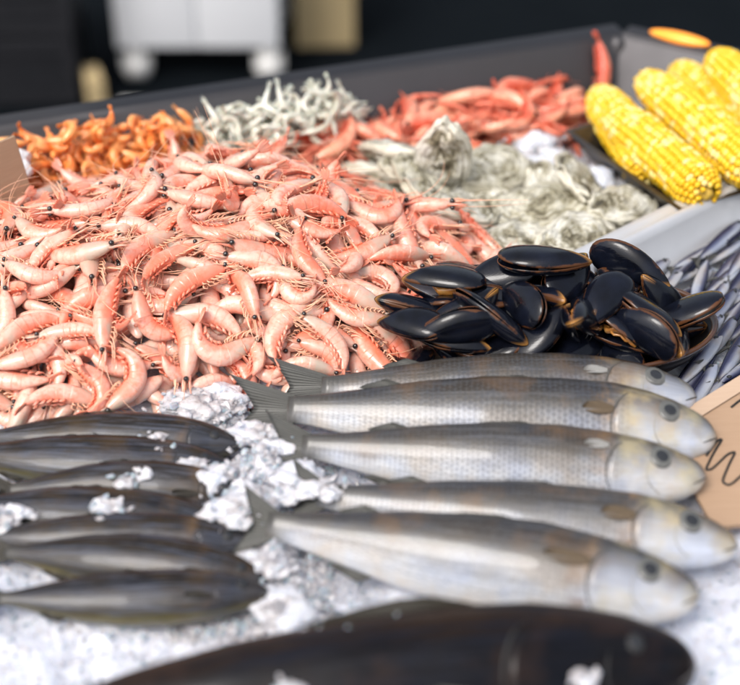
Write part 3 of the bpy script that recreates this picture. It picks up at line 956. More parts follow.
def make_fish(name, label, group, fs, mats, tailw, taill, fork, eye_s, eye_r, tail_xy, head_xy, z, roll, pitch=0.0, tint=0.5, gill=True, fins=True, eye_a=0.95, lips=True, cat='fish'):
    L = fs.L
    d = Vector((head_xy[0] - tail_xy[0], head_xy[1] - tail_xy[1]))
    root = thing(name, label, cat, group=group)
    root.matrix_world = Matrix.Translation((tail_xy[0], tail_xy[1], z)) @ Matrix.Rotation(math.atan2(d.y, d.x), 4, 'Z') @ Matrix.Rotation(-pitch, 4, 'Y') @ Matrix.Rotation(roll, 4, 'X')
    def part(nm, me, par=None):
        o = link(nm, me, par or root); o['tint'] = tint
        return o
    body, _ = fs.body(mats['skin'])
    part('body', body)
    t0, b0 = fs.at(0.012, 0)[1], fs.at(0.012, math.pi)[1]
    yc = (t0 + b0) / 2
    tf = MB()
    n = 9
    tips = [(-taill * (1 - fork * (1 - abs(2 * k / (n - 1) - 1) ** 1.3)), yc + tailw * (1 - 2 * k / (n - 1)), 0.002 * math.sin(k)) for k in range(n)]
    tf.add(*fin([(0.03 * L, t0 * 0.9 + yc * 0.1, 0), (0.035 * L, yc, 0), (0.03 * L, b0 * 0.9 + yc * 0.1, 0)], tips, 9, 21, 0.0012))
    part('tail_fin', tf.mesh('tail_fin', mats['fin']))
    if fins:
        for q0, q1, hh, lean in fins.get('dorsal', []):
            k = MB(); xs = np.linspace(q0, q1, 6)
            base = [(x * L, fs.at(x, 0)[1] - 0.003, 0) for x in xs]
            prof_ = [0.25, 0.55, 0.8, 0.97, 1.0, 0.6]
            tip = [(b[0] - lean, b[1] + hh * prof_[i], 0.001) for i, b in enumerate(base)]
            part('dorsal_fin', k.add(*fin(base, tip)).mesh('dorsal_fin', mats['fin']))
        for q0, q1, hh, lean in fins.get('ventral', []):
            k = MB(); xs = np.linspace(q0, q1, 5)
            base = [(x * L, fs.at(x, math.pi)[1] + 0.003, 0) for x in xs]
            tip = [(b[0] - lean, b[1] - hh * (0.4 + 0.6 * i / 4), 0.002) for i, b in enumerate(base)]
            part('ventral_fin', k.add(*fin(base, tip)).mesh('ventral_fin', mats['fin']))
        if 'pectoral' in fins:
            q, a, ln, wv = fins['pectoral']
            x, y, zz = fs.at(q, a)
            for sg in (1, -1):
                k = MB()
                z2 = fs.at(q - ln / L * 0.9, a)[2]
                k.add(*fin([(x, y + wv * 0.22, sg * (zz + 0.0002)), (x, y - wv * 0.22, sg * (zz + 0.0002))],
                           [(x - ln * 0.45, y + wv * 0.50, sg * (z2 + 0.0012)), (x - ln * 0.82, y + wv * 0.42, sg * (z2 + 0.0014)), (x - ln * 0.98, y + wv * 0.18, sg * (z2 + 0.0014)), (x - ln, y - wv * 0.02, sg * (z2 + 0.0014)), (x - ln * 0.86, y - wv * 0.28, sg * (z2 + 0.0012)), (x - ln * 0.5, y - wv * 0.42, sg * (z2 + 0.0012)), (x - ln * 0.25, y - wv * 0.36, sg * (zz + 0.0008))], 7, 12))
                part('pectoral_fin', k.mesh('pectoral_fin', mats['pfin']))
    if gill:
        for sg in (1, -1):
            gc = part('gill_cover', fs.gill(sg, mats['skin'], *gill))
            k = MB(); pth = []
            for p_ in np.linspace(0.06, 0.94, 14):
                rear = gill[0] + 0.05 * (2 * p_ - 1) ** 2 - 0.004
                x, y, zz = fs.at(rear, gill[2] + (gill[3] - gill[2]) * p_)
                pth.append((x, y, sg * (zz - 0.0002)))
            k.add(*tube(pth, np.array([0.0004] + [0.0010, 0.0013, 0.0014, 0.0013, 0.0011, 0.0009, 0.0007, 0.0006, 0.0005, 0.0005, 0.0004, 0.0004] + [0.0003]) * (L / 0.36), 6))
            part('gill_slit', k.mesh('gill_slit', mats.get('slit', M['mouth'])), gc)
    for sg in (1, -1):
        x, y, zz = fs.at(eye_s, eye_a)
        k = MB(); k.add(*blob((0, 0, 0), (eye_r, eye_r, eye_r * 0.24), 18, 8))
        e = part('eye', k.mesh('eye', mats.get('iris', M['iris'])))
        e.location = (x, y, sg * (zz - eye_r * 0.13)); e.rotation_euler = (-sg * 0.42, sg * 0.25, 0)
        k = MB(); k.add(*blob((0, 0, sg * eye_r * 0.09), (eye_r * 0.66, eye_r * 0.66, eye_r * 0.19), 14, 8))
        part('pupil', k.mesh('pupil', M['pupil']), e)
    if lips:
        k = MB()
        for sg in (1, -1):
            pth = []
            for t in np.linspace(0, 1, 7):
                p = fs.at(0.997 - 0.034 * t, 1.75 + 0.25 * t)
                pth.append((p[0] + 0.0005, p[1], sg * (p[2] + 0.0002)))
            k.add(*tube(pth, np.array([0.0006, 0.0007, 0.0007, 0.0007, 0.0006, 0.0005, 0.0003]), 6))
        part('mouth', k.mesh('mouth', M['mouth']))
        for sg in (1, -1):
            k, pth = MB(), []
            for t in np.linspace(0, 1, 12):
                p = fs.at(0.858 - 0.022 * math.sin(math.pi * t) + 0.03 * t, 1.15 + 1.15 * t)
                pth.append((p[0], p[1], sg * (p[2] - 0.0001)))
            k.add(*tube(pth, np.array([0.0002, 0.0005, 0.0007, 0.0008, 0.0008, 0.0008, 0.0007, 0.0006, 0.0005, 0.0005, 0.0004, 0.0002]) * (L / 0.36), 5))
            part('cheek_crease', k.mesh('cheek_crease', mats.get('crease', M['crease'])))
    return root

SX = [0, 0.06, 0.18, 0.32, 0.48, 0.64, 0.76, 0.84, 0.90, 0.95, 0.98, 0.995, 1.0]
def mullet(i, label, t, h, z, roll, L=0.37, tint=0.5, pitch=0.0, arch=-0.02):
    tl = (0.055, 0.058, 0.036, 0.026, 0.026)[i]
    fs = Fish(L, SX, [0.030, 0.035, 0.055, 0.080, 0.098, 0.103, 0.096, 0.083, 0.067, 0.047, 0.030, 0.013, 0.000],
              [-0.030, -0.036, -0.059, -0.085, -0.105, -0.110, -0.103, -0.092, -0.079, -0.062, -0.045, -0.028, -0.010],
              [0.013, 0.016, 0.030, 0.046, 0.060, 0.067, 0.068, 0.064, 0.057, 0.046, 0.032, 0.017, 0.004], arch)
    dp, hd = (0.98, 1.05, 1.0, 0.93, 1.06)[i], (0.0, 0.05, -0.03, 0.06, -0.05)[i]
    fs.t = [a * dp * (1 + hd * (1 if x > 0.7 else 0)) for a, x in zip(fs.t, SX)]
    fs.b = [a * dp * (1 - hd * (1 if x > 0.7 else 0)) for a, x in zip(fs.b, SX)]
    return make_fish('silver_fish', label, 'silver fish laid side by side on the ice', fs, {'skin': M['mullet'], 'fin': M['fin'], 'pfin': M['pale_fin'] if i in (0, 2) else M['stained_fin']},
                     0.030, tl, 0.45, 0.885, 0.0110, t, h, z, roll, pitch, tint,
                     gill=(0.755, 0.86, 0.62, 2.55), fins={'dorsal': [(0.46, 0.60, 0.004, 0.012), (0.20, 0.28, 0.006, 0.014)], 'ventral': [(0.20, 0.28, 0.008, 0.016), (0.50, 0.55, 0.008, 0.02)], 'pectoral': (0.757, 1.12 + 0.2 * math.sin(i * 2.3), (0.022 if i in (0, 2) else 0.034 + 0.006 * math.cos(i * 3)), (0.009 if i in (0, 2) else 0.013))}, eye_a=1.02)
FL = [
    ('silver grey fish lying right against the black mussel bowl', (-0.045, 1.035), (0.302, 1.022), 0.040, 0.62, 0.1, -0.03),
    ('silver grey fish with dark forked tail, between mussel bowl fish and middle fish', (-0.075, 1.003), (0.310, 0.966), 0.038, 0.74, 0.35, -0.02),
    ('pale silver fish in the middle of the row of five silver fish', (-0.060, 0.948), (0.290, 0.910), 0.036, 0.78, 0.6, 0.02),
    ('silver fish with dark back, wedged between the middle fish and the outermost one', (-0.045, 0.892), (0.302, 0.832), 0.030, 0.70, 0.8, 0.0),
    ('pale silver fish with brown stained back beside the big black fish', (-0.085, 0.850), (0.258, 0.772), 0.034, 0.74, 0.95, 0.02)]
for i, (lb, t, h, z, roll, tint, arch) in enumerate(FL):
    L = math.dist(t, h)
    mullet(i, lb, t, h, z, roll, L, tint, 0.0, arch)

def dark_fish(label, t, h, z, roll, tint, L):
    fs = Fish(L, SX, [0.026, 0.034, 0.066, 0.100, 0.118, 0.121, 0.110, 0.093, 0.072, 0.046, 0.027, 0.012, 0.002],
              [-0.026, -0.034, -0.070, -0.104, -0.122, -0.125, -0.114, -0.096, -0.076, -0.052, -0.033, -0.018, -0.006],
              [0.011, 0.018, 0.036, 0.052, 0.063, 0.066, 0.062, 0.054, 0.044, 0.033, 0.022, 0.011, 0.003], rng.uniform(-0.10, 0.04))
    dk = rng.uniform(0.80, 0.95)
    fs.t = [a * dk for a in fs.t]; fs.b = [a * dk for a in fs.b]
    return make_fish('dark_fish', label, 'dark fish laid in a row on the ice', fs, {'skin': M['dark_fish'], 'fin': M['dark_fin'], 'pfin': M['dark_fin'], 'iris': M['ink'], 'slit': M['ink'], 'crease': M['ink']},
                     0.024, 0.036, 0.4, 0.90, 0.0052, t, h, z, roll, 0.0, tint, gill=(0.80, 0.88, 0.7, 2.4, 0.0016),
                     fins={'dorsal': [(0.42, 0.56, 0.004, 0.012)], 'ventral': [(0.2, 0.28, 0.005, 0.010)], 'pectoral': (0.79, 1.75, 0.022, 0.007)}, eye_a=1.1)
DF = [((-0.352, 0.980), (-0.116, 0.970), 0.022, 0.7), ((-0.372, 0.957), (-0.121, 0.938), 0.019, 0.55), ((-0.316, 0.916), (-0.104, 0.909), 0.021, 0.7),
      ((-0.352, 0.896), (-0.114, 0.866), 0.018, 0.5), ((-0.330, 0.853), (-0.094, 0.846), 0.017, 0.72), ((-0.304, 0.842), (-0.082, 0.810), 0.016, 0.6), ((-0.298, 0.782), (-0.080, 0.789), 0.017, 0.5)]
DL = ['dark olive fish lying against the foot of the shrimp heap', 'dark olive fish second in the row from the shrimp heap', 'dark brown fish third in the row from the shrimp heap',
      'dark fish with ice lumps on its back in the middle of the dark row', 'slim dark fish with an ice lump by its tail, fifth from the shrimp heap',
      'dark fish with yellowish belly, next to the outermost of the dark row', 'dark olive fish on open ice, outermost of its row, farthest from shrimp heap']
for i, (t, h, z, roll) in enumerate(DF):
    dark_fish(DL[i], t, h, z, roll, i / 7.0, math.dist(t, h))

# the big black one
bf = Fish(0.50, SX, [0.034, 0.042, 0.070, 0.092, 0.106, 0.112, 0.106, 0.092, 0.076, 0.054, 0.036, 0.018, 0.004],
          [-0.034, -0.042, -0.072, -0.098, -0.115, -0.120, -0.110, -0.094, -0.078, -0.058, -0.042, -0.026, -0.010],
          [0.014, 0.024, 0.046, 0.064, 0.076, 0.080, 0.076, 0.066, 0.054, 0.040, 0.028, 0.014, 0.004], -0.03)
make_fish('black_fish', 'big black brown fish with ice bits on its flank, lying below the silver fish', None, bf, {'skin': M['black_fish'], 'fin': M['dark_fin'], 'pfin': M['fin'], 'iris': M['ink'], 'slit': M['ink'], 'crease': M['ink']},
          0.065, 0.09, 0.3, 0.90, 0.008, (-0.255, 0.632), (0.240, 0.702), 0.043, 0.86, 0.0, 0.3, gill=(0.70, 0.84, 0.55, 2.5, 0.004),
          fins={'dorsal': [(0.46, 0.70, 0.012, 0.02)], 'ventral': [(0.2, 0.3, 0.02, 0.03)], 'pectoral': (0.68, 1.7, 0.075, 0.03)}, eye_a=1.0)

# lumps of ice lying on and between the fish
for a in [(-0.155, 0.975, 0.030, 8, 0.006, (0.003, 0.007)), (-0.190, 0.955, 0.036, 10, 0.007, (0.003, 0.007)), (-0.205, 0.905, 0.036, 9, 0.008, (0.003, 0.008)), (-0.222, 0.870, 0.034, 16, 0.009, (0.004, 0.009)),
          (-0.315, 0.868, 0.028, 14, 0.010, (0.005, 0.011)), (-0.345, 0.908, 0.026, 14, 0.009, (0.004, 0.010)), (-0.13, 0.86, 0.026, 20, 0.012, (0.003, 0.008)), (-0.10, 0.93, 0.026, 22, 0.014, (0.003, 0.008)),
          (-0.12, 0.90, 0.026, 24, 0.013, (0.003, 0.008)), (-0.17, 1.03, 0.026, 40, 0.016, (0.003, 0.008)), (-0.125, 1.02, 0.026, 30, 0.014, (0.003, 0.008)), (-0.085, 0.82, 0.020, 20, 0.014, (0.003, 0.008)),
          (-0.06, 0.77, 0.016, 20, 0.016, (0.003, 0.008)), (-0.04, 0.685, 0.084, 9, 0.007, (0.004, 0.008)), (0.0, 0.69, 0.086, 10, 0.007, (0.004, 0.009)), (0.022, 0.695, 0.086, 5, 0.005, (0.004, 0.008)), (0.11, 0.685, 0.082, 8, 0.008, (0.003, 0.008)), (-0.055, 0.64, 0.078, 6, 0.007, (0.004, 0.008)), (0.15, 0.66, 0.07, 6, 0.006, (0.003, 0.007)),
          (-0.092, 0.957, 0.036, 20, 0.015, (0.003, 0.008)), (-0.072, 0.905, 0.036, 26, 0.016, (0.003, 0.008)), (-0.108, 0.866, 0.036, 24, 0.015, (0.003, 0.008)), (-0.135, 0.925, 0.032, 20, 0.012, (0.003, 0.008)), (-0.045, 0.893, 0.040, 14, 0.010, (0.003, 0.007)),
          (0.165, 1.30, 0.012, 40, 0.016, (0.004, 0.009)), (0.20, 1.52, 0.03, 60, 0.022, (0.004, 0.010)), (0.235, 1.46, 0.02, 40, 0.02, (0.004, 0.010))]:
    ice_lump(*a)

# ================================================================== mussels
def valve(L, hz, wid=0.29, seed=0, n=36):
    rg = random.Random(seed)
    sk = rg.uniform(0.05, 0.12)
    out = []
    for k in range(n):
        a = 2 * math.pi * k / n
        x = 0.5 - 0.5 * math.cos(a)
        w = wid * 2.0 * (x ** 0.78) * ((1 - x) ** 0.45) * 1.10 * (0.92 if a < math.pi else 1.06)
        y = w if a < math.pi else -w
        out.append((x, y + sk * math.sin(math.pi * x) * 0.6 - 0.02, a))
    RR = [1.0, 0.985, 0.95, 0.88, 0.78, 0.64, 0.48, 0.30, 0.13]
    cx, cy = 0.42, 0.02
    rings, uv = [], []
    for r in RR:
        z = hz * (1 - r ** 2.3) ** 0.62
        c0 = cx - 0.10 * (1 - r)
        rings.append([((c0 + (p[0] - c0) * r) * L, (cy + (p[1] - cy) * r) * L, z * L) for p in out])
        uv.append([(r, p[2] / (2 * math.pi)) for p in out])
    v, f, u = loft(rings, np.array(uv), caps=False)
    v = [tuple(p) for p in v]; f = [q[::-1] for q in f][:]; u = [tuple(p) for p in u]
    f = [q[::-1] for q in f]
    f.append(tuple((len(RR) - 1) * n + j for j in range(n)))
    # inner lining a little below
    o = len(v)
    iv, iu = [], []
    for r in (1.0, 0.94, 0.75, 0.45, 0.15):
        z = hz * 0.86 * (1 - r ** 2.3) ** 0.62
        iv += [((cx + (p[0] - cx) * r * 0.985) * L, (cy + (p[1] - cy) * r * 0.985) * L, (z - (0.004 if r == 1.0 else 0.012)) * L) for p in out]
        iu += [(0.99, p[2] / (2 * math.pi)) for p in out]
    rim = []
    for j in range(n): rim.append((j, (j + 1) % n, o + (j + 1) % n, o + j))
    iff = [(i * n + j, (i + 1) * n + j, (i + 1) * n + (j + 1) % n, i * n + (j + 1) % n) for i in range(4) for j in range(n)]
    iff.append(tuple(4 * n + j for j in range(n - 1, -1, -1)))
    shell = mk('shell_valve', v + iv[:n], f + [q[::-1] for q in rim], M['mussel'], u + iu[:n])
    lining = mk('lining', iv, iff, M['nacre'], iu)
    return shell, lining, np.array(v)
MV = [valve(0.086, 0.120, 0.255, 1), valve(0.078, 0.135, 0.275, 2), valve(0.090, 0.110, 0.24, 3)]
def flesh_mesh(L, seed):
    rg = random.Random(seed)
    k = MB()
    v, f, u = blob((0.55 * L, 0.02 * L, 0), (0.30 * L, 0.15 * L, 0.07 * L), 16, 10)
    v = [(p[0], p[1] + 0.006 * fbm(p[0] * 60, p[1] * 60, seed), p[2] + 0.006 * fbm(p[0] * 60, p[1] * 60, seed + 5)) for p in v]
    k.add(v, f, u)
    k.add(*tube([((0.25 + 0.6 * t) * L, (0.16 * math.sin(t * 3.1) + 0.01 * math.sin(t * 23)) * L, 0.02 * L * math.sin(t * 17)) for t in np.linspace(0, 1, 14)], 0.02 * L, 6))
    return k.mesh('flesh', M['flesh'])
FLESH = [flesh_mesh(0.075, 1), flesh_mesh(0.08, 4)]
MIR = Matrix.Diagonal((1, 1, -1, 1))
MVm = []
for sh_, ln_, _ in MV:
    a = sh_.copy(); a.transform(MIR); a.flip_normals(); b = ln_.copy(); b.transform(MIR); b.flip_normals()
    MVm.append((a, b))
def build_mussel(mtx, vi, gape, label, tint):
    root = thing('mussel', label, 'mussel', group='black mussels piled in the bowl')
    root.matrix_world = mtx
    a = link('shell_valve', MV[vi][0], root, rot=(0, -gape / 2, 0)); a['tint'] = tint
    b = link('shell_valve', MVm[vi][0], root, rot=(0, gape / 2, 0)); b['tint'] = tint
    if gape > 0.15:
        link('lining', MV[vi][1], a); link('lining', MVm[vi][1], b)
        link('flesh', FLESH[vi % 2], root)
    return root
BC, BRX, BRY = (0.200, 1.122), 0.142, 0.084
bowl = thing('serving_bowl', 'black glazed oval bowl with brown rim holding the mussels', 'bowl')
bowl.location = (BC[0], BC[1], 0.003); bowl.rotation_euler = (0.0, 0.0, 0.06)
def oval(prof, name, mat, n=56):
    rings = [[(math.cos(a) * BRX * r, math.sin(a) * (BRY * r), z) for a in np.linspace(0, 2 * math.pi, n, endpoint=False)] for r, z in prof]
    v, f, u = loft(rings, caps=False)
    return mk(name, v, f, mat, u)
link('bowl_wall', oval([(0.02, 0.0), (0.60, 0.0), (0.72, 0.004), (0.90, 0.026), (0.985, 0.046), (0.98, 0.047), (0.955, 0.046), (0.87, 0.029), (0.68, 0.009), (0.02, 0.006)], 'bowl_wall', M['bowl']), bowl)
link('rim', oval([(0.950, 0.0462), (0.965, 0.0495), (0.985, 0.0500), (1.0, 0.0475), (0.993, 0.0445), (0.965, 0.044), (0.950, 0.0462)], 'rim', M['bowl_rim']), bowl)
MPOLY = [(0.005, 1.085), (0.06, 1.062), (0.16, 1.064), (0.270, 1.068), (0.326, 1.098), (0.324, 1.132), (0.265, 1.168), (0.18, 1.18), (0.10, 1.19), (0.04, 1.15)]
def m_target(x, y):
    d = poly_sd(MPOLY, x, y)
    return 0.020 + 0.034 * (1 - (1 - min(max(d, 0) / 0.07, 1)) ** 2) * (0.65 + 0.35 * math.exp(-((x - 0.16) / 0.09) ** 2))
def m_base(x, y):
    r = math.hypot((x - BC[0]) / BRX, (y - BC[1]) / BRY)
    if r < 1: return 0.010 + 0.045 * max(0, (r - 0.7) / 0.3) + (0.02 if r < 0.7 else 0)
    return pile.mean(x, y, 0.004) if x < 0.2 else 0.005
mp = Pile(-0.06, 0.42, 0.98, 1.28, 0.004, m_base)
for k in range(60):
    best = None
    for _ in range(8):
        x, y = cand(MPOLY, (0.0, 0.33, 1.04, 1.2), 0.006)
        gap = mp.mean(x, y) - m_target(x, y)
        if best is None or gap < best[0]: best = (gap, x, y)
    vi = k % 3
    P = np.concatenate([MV[vi][2], MV[vi][2] * np.array([1, 1, -1])])
    cen = P.mean(axis=0)
    rot = Matrix.Rotation(rng.gauss(0, 1.0) + (math.pi if rng.random() < 0.55 else 0), 3, 'Z') @ Matrix.Rotation(rng.gauss(0, 0.55), 3, 'X') @ Matrix.Rotation(rng.gauss(0, 0.3), 3, 'Y')
    gape = rng.choice((0, 0, 0.05, 0.05, 0.08, 0.32)) if k > 12 else 0
    s_ = rng.uniform(0.86, 1.08)
    mtx = mp.drop(P - cen, best[1], best[2], rot, s_, q=54, follow=0.6) @ Matrix.Translation(-Vector(cen))
    build_mussel(mtx, vi, gape, 'gaping black mussel showing orange flesh in the mussel pile' if gape > 0.15 else 'closed glossy black mussel in the mussel pile', rng.random())
# the one lying flat on top of the pile
P = np.concatenate([MV[0][2], MV[0][2] * np.array([1, 1, -1])]); cen = P.mean(axis=0)
mtx = mp.drop(P - cen, 0.172, 1.135, Matrix.Rotation(3.05, 3, 'Z') @ Matrix.Rotation(0.12, 3, 'X'), 1.06, q=80, follow=0.1) @ Matrix.Translation(-Vector(cen))
build_mussel(mtx, 0, 0.07, 'large black mussel lying flat on top of the mussel pile', 0.9)

# ================================================================== shellfish tray with small fish
T0, E1 = Vector((0.150, 1.181)), Vector((0.770, 0.638)).normalized()
E2 = Vector((E1.y, -E1.x))
tray = thing('fish_tray', 'bright steel tray with rolled rim holding the small silver fish', 'tray')
def tray_side(a, b, inw, name):
    prof = [(-0.014, 0.000), (-0.016, 0.046), (-0.013, 0.0505), (-0.004, 0.0515), (0.004, 0.0505), (0.0075, 0.0545), (0.012, 0.0555), (0.016, 0.053), (0.019, 0.046), (0.034, 0.008), (0.060, -0.008), (0.058, -0.011), (0.030, 0.004), (0.014, 0.043), (-0.010, 0.044), (-0.012, 0.000)]
    rings = [[(p.x + inw.x * q, p.y + inw.y * q, z) for q, z in prof] for p in [a.lerp(b, k / 16) for k in range(17)]]
    v, f, u = loft(rings)
    return mk(name, v, f, M['steel'], u, smooth=True)
far = T0 + E1 * 0.62
link('rim', tray_side(T0, far, E2, 'rim'), tray)
link('tray_floor', mk('tray_floor', *prism([tuple(p) for p in (T0 + E2 * 0.06, T0 + E2 * 0.45, far + E2 * 0.45, far + E2 * 0.06)], -0.030, -0.026)[:2], M['steel'], smooth=False), tray)

def anchovy_mesh():
    fs = Fish(0.115, SX, [0.020, 0.026, 0.044, 0.060, 0.070, 0.072, 0.068, 0.062, 0.052, 0.038, 0.026, 0.012, 0.002],
              [-0.020, -0.026, -0.048, -0.070, -0.082, -0.084, -0.078, -0.068, -0.054, -0.040, -0.030, -0.018, -0.006],
              [0.010, 0.014, 0.024, 0.032, 0.038, 0.040, 0.040, 0.038, 0.032, 0.024, 0.016, 0.008, 0.002], 0.0)
    body, pts = fs.body(M['anchovy'], 32, 16)
    k = MB()
    k.add(*fin([(0.003, 0.002, 0), (0.003, -0.002, 0)], [(-0.018, 0.011, 0), (-0.007, 0.0, 0), (-0.018, -0.011, 0)], 6, 11, 0.0006))
    e = MB()
    for sg in (1, -1):
        x, y, z = fs.at(0.91, 1.1)
        e.add(*blob((x, y, sg * z), (0.0032, 0.0032, 0.0014), 10, 6))
    return body, k.mesh('tail_fin', M['fin']), e.mesh('eye', M['pupil']), pts
AB, AT, AE, AP = anchovy_mesh()
APOLY = [(0.245, 1.222), (0.35, 1.309), (0.50, 1.43), (0.58, 1.30), (0.52, 1.10), (0.37, 1.00), (0.29, 1.04), (0.30, 1.12)]
ap = Pile(0.2, 0.66, 0.95, 1.5, 0.004, lambda x, y: 0.010 + ice_z(x, y) * 0.5)
for k in range(120):
    best = None
    for _ in range(6):
        x, y = cand(APOLY, (0.24, 0.58, 1.0, 1.4), 0.012)
        gap = ap.mean(x, y)
        if best is None or gap < best[0]: best = (gap, x, y)
    rot = Matrix.Rotation(rng.gauss(0.92, 0.14) + (math.pi if rng.random() < 0.3 else 0), 3, 'Z') @ Matrix.Rotation(rng.gauss(0.3, 0.35), 3, 'X')
    cen = AP.mean(axis=0)
    mtx = ap.drop(AP - cen, best[1], best[2], rot, rng.uniform(0.68, 0.9), q=56) @ Matrix.Translation(-Vector(cen))
    r = thing('small_fish', 'small slim silver fish with blue black back in the steel tray', 'fish', group='small silver fish in the steel tray')
    r.matrix_world = mtx
    for nm, me in (('body', AB), ('tail_fin', AT), ('eye', AE)):
        o = link(nm, me, r); o['tint'] = rng.random()

# ================================================================== oysters
def oyster_valve(seed, L, W, hz, cup):
    n, RR = 44, np.array([1.0, 0.99, 0.95, 0.90, 0.84, 0.77, 0.69, 0.60, 0.50, 0.40, 0.29, 0.18, 0.07])
    rings, uv = [], []
    for r in RR:
        row, ur = [], []
        for k in range(n):
            a = 2 * math.pi * k / n
            ol = 1 + 0.16 * mn.noise(Vector((math.cos(a) * 1.4, math.sin(a) * 1.4, seed * 3.3))) + 0.09 * mn.noise(Vector((math.cos(a) * 4, math.sin(a) * 4, seed * 5.1)))
            taper = 1 - 0.30 * (0.5 - 0.5 * math.cos(a)) ** 2
            fr0 = (r * 5.5 + 0.8 * mn.noise(Vector((math.cos(a) * 2, math.sin(a) * 2, seed + r)))) % 1.0
            ol *= 1 + 0.07 * fr0 + 0.04 * mn.noise(Vector((a * 3, r * 9, seed)))
            x, y = math.cos(a) * r * ol * L / 2, math.sin(a) * r * ol * W / 2 * taper
            fr = (r * 5.5 + 0.8 * mn.noise(Vector((math.cos(a) * 2, math.sin(a) * 2, seed + r)))) % 1.0
            z = hz * (1 - r ** 2) ** 0.6 + 0.0052 * (1 - fr) * (1 - abs(2 * r - 1.2) * 0.4) + 0.005 * fbm(x * 60, y * 60, seed * 2.2, 4) * (1 if r < 0.99 else 0.6)
            z += 0.003 * math.sin(a * 5 + seed) * r ** 3
            row.append((x, y, z)); ur.append((r, k / n))
        rings.append(row); uv.append(ur)
    v, f, u = loft(rings, np.array(uv), caps=False)
    f.append(tuple((len(RR) - 1) * n + j for j in range(n)))
    v = np.array(v)
    o = len(v)
    low = v[:n] + np.array([0, 0, -0.0025])
    f += [((j + 1) % n, j, o + j, o + (j + 1) % n) for j in range(n)] + [tuple(o + j for j in range(n - 1, -1, -1))]
    v2 = np.concatenate([v, low]); u2 = list(map(tuple, u)) + [(1.0, k / n) for k in range(n)]
    if cup: v2 = v2 * np.array([1, 1, -1]); f = [q[::-1] for q in f]
    return mk('shell_valve', v2, f, M['oyster'], u2, smooth=True), v2
OV = []
for i in range(5):
    L_, W_ = 0.110 + 0.010 * math.sin(i * 2.1), 0.066 + 0.006 * math.cos(i * 1.7)
    a, va = oyster_valve(i + 1, L_, W_, 0.007, False)
    b, vb = oyster_valve(i + 1, L_ * 1.03, W_ * 1.04, 0.013, True)
    OV.append((a, b, np.concatenate([va, vb])))
def build_oyster(i, mtx, label):
    r = thing('oyster', label, 'oyster', group='oysters on the ice')
    r.matrix_world = mtx
    t = rng.random()
    for me in OV[i][:2]:
        o = link('shell_valve', me, r); o['tint'] = t
    return r
def wall_h(x, y):
    q = (Vector((x, y)) - WA).dot(wn_)
    return max(ice_z(x, y), 0.080 - max(0, q - 0.008) * 1.75) if q > 0 else 0.08
op = Pile(-0.55, 0.5, 1.2, 1.75, 0.004, lambda x, y: max(wall_h(x, y), pile.mean(x, y, 0.004) if poly_sd(MOUND, x, y) > -0.03 else 0))
OP = [(0.02, 1.43, 0.9, 0.4, 2), (0.015, 1.465, 2.6, 0.5, 1), (0.055, 1.455, 0.3, 0.1, 0), (0.130, 1.475, 1.2, 0.2, 1), (0.215, 1.437, -0.9, 0.15, 2), (0.265, 1.400, 0.4, -0.1, 3), (0.245, 1.348, 0.5, 0.1, 4), (0.100, 1.345, 0.2, 0.2, 0), (0.165, 1.315, 0.35, 0.1, 3),
      (0.060, 1.400, 1.9, 0.3, 4), (0.130, 1.410, 0.0, 0.1, 2), (0.03, 1.480, 2.2, 0.3, 3), (0.185, 1.372, 0.10, 0.25, 1), (0.140, 1.452, 0.45, 0.35, 0), (0.285, 1.372, 0.55, 0.2, 2), (0.225, 1.31, 0.5, 0.2, 0), (0.24, 1.418, 1.6, 0.5, 4)]
OLAB = 'rough grey green oyster lying among the oysters beside the shrimp heap'
for k, (x, y, yaw, tl, vi) in enumerate(OP):
    mtx = op.drop(OV[vi][2], x, y, Matrix.Rotation(yaw, 3, 'Z') @ Matrix.Rotation(tl, 3, 'X'), rng.uniform(0.85, 1.0) if k != 12 else 1.15, q=70, follow=0.5)
    build_oyster(vi, mtx, 'broad pale oyster on top of the oysters, its rough back up' if k == 12 else OLAB)
up = Matrix.Translation((0.083, 1.418, 0.072)) @ Matrix.Rotation(-0.25, 4, 'Z') @ Matrix.Rotation(R(-72), 4, 'X') @ Matrix.Rotation(R(90), 4, 'Z') @ Matrix.Rotation(0.12, 4, 'Z')
build_oyster(1, up, 'grey green oyster propped upright on its edge among the oysters')

# ================================================================== langoustines, orange and pale heaps
LGL = 0.092
LG = [shrimp_parts(c, LGL, M['red_shell'], M['red_limb'], 60 + i, 0.8, True, 10, 0.82) for i, c in enumerate((0.5, 1.2, 1.9))]
LEYE = eye_mesh(LGL, 0.03)
LPOLY = [(-0.10, 1.47), (0.02, 1.505), (0.12, 1.52), (0.20, 1.535), (0.275, 1.59), (0.29, 1.67), (0.20, 1.655), (0.05, 1.60), (-0.10, 1.545)]
LB = (-0.10, 0.29, 1.47, 1.67)
for k in range(85):
    best = None
    for _ in range(6):
        x, y = cand(LPOLY, LB, 0.012)
        gap = op.mean(x, y) - 0.3 * wall_h(x, y)
        if best is None or gap < best[0]: best = (gap, x, y)
    vi = rng.randrange(3)
    parts, pts = LG[vi]; cen = pts.mean(axis=0)
    rot = Matrix.Rotation(rng.gauss(3.3, 1.2), 3, 'Z') @ Matrix.Rotation(0.15, 3, 'Y') @ Matrix.Rotation(rng.choice((0.2, -0.3, 0.6, 1.3)), 3, 'X')
    mtx = op.drop(pts - cen, best[1], best[2], rot, rng.uniform(0.8, 1.05), q=66, follow=0.45) @ Matrix.Translation(-Vector(cen))
    build_shrimp('langoustine', parts, LEYE, mtx, 'red orange langoustine with slender claws in the heap behind the oysters', 'langoustine', 'langoustines heaped behind the oysters', rng.random(), LGL)
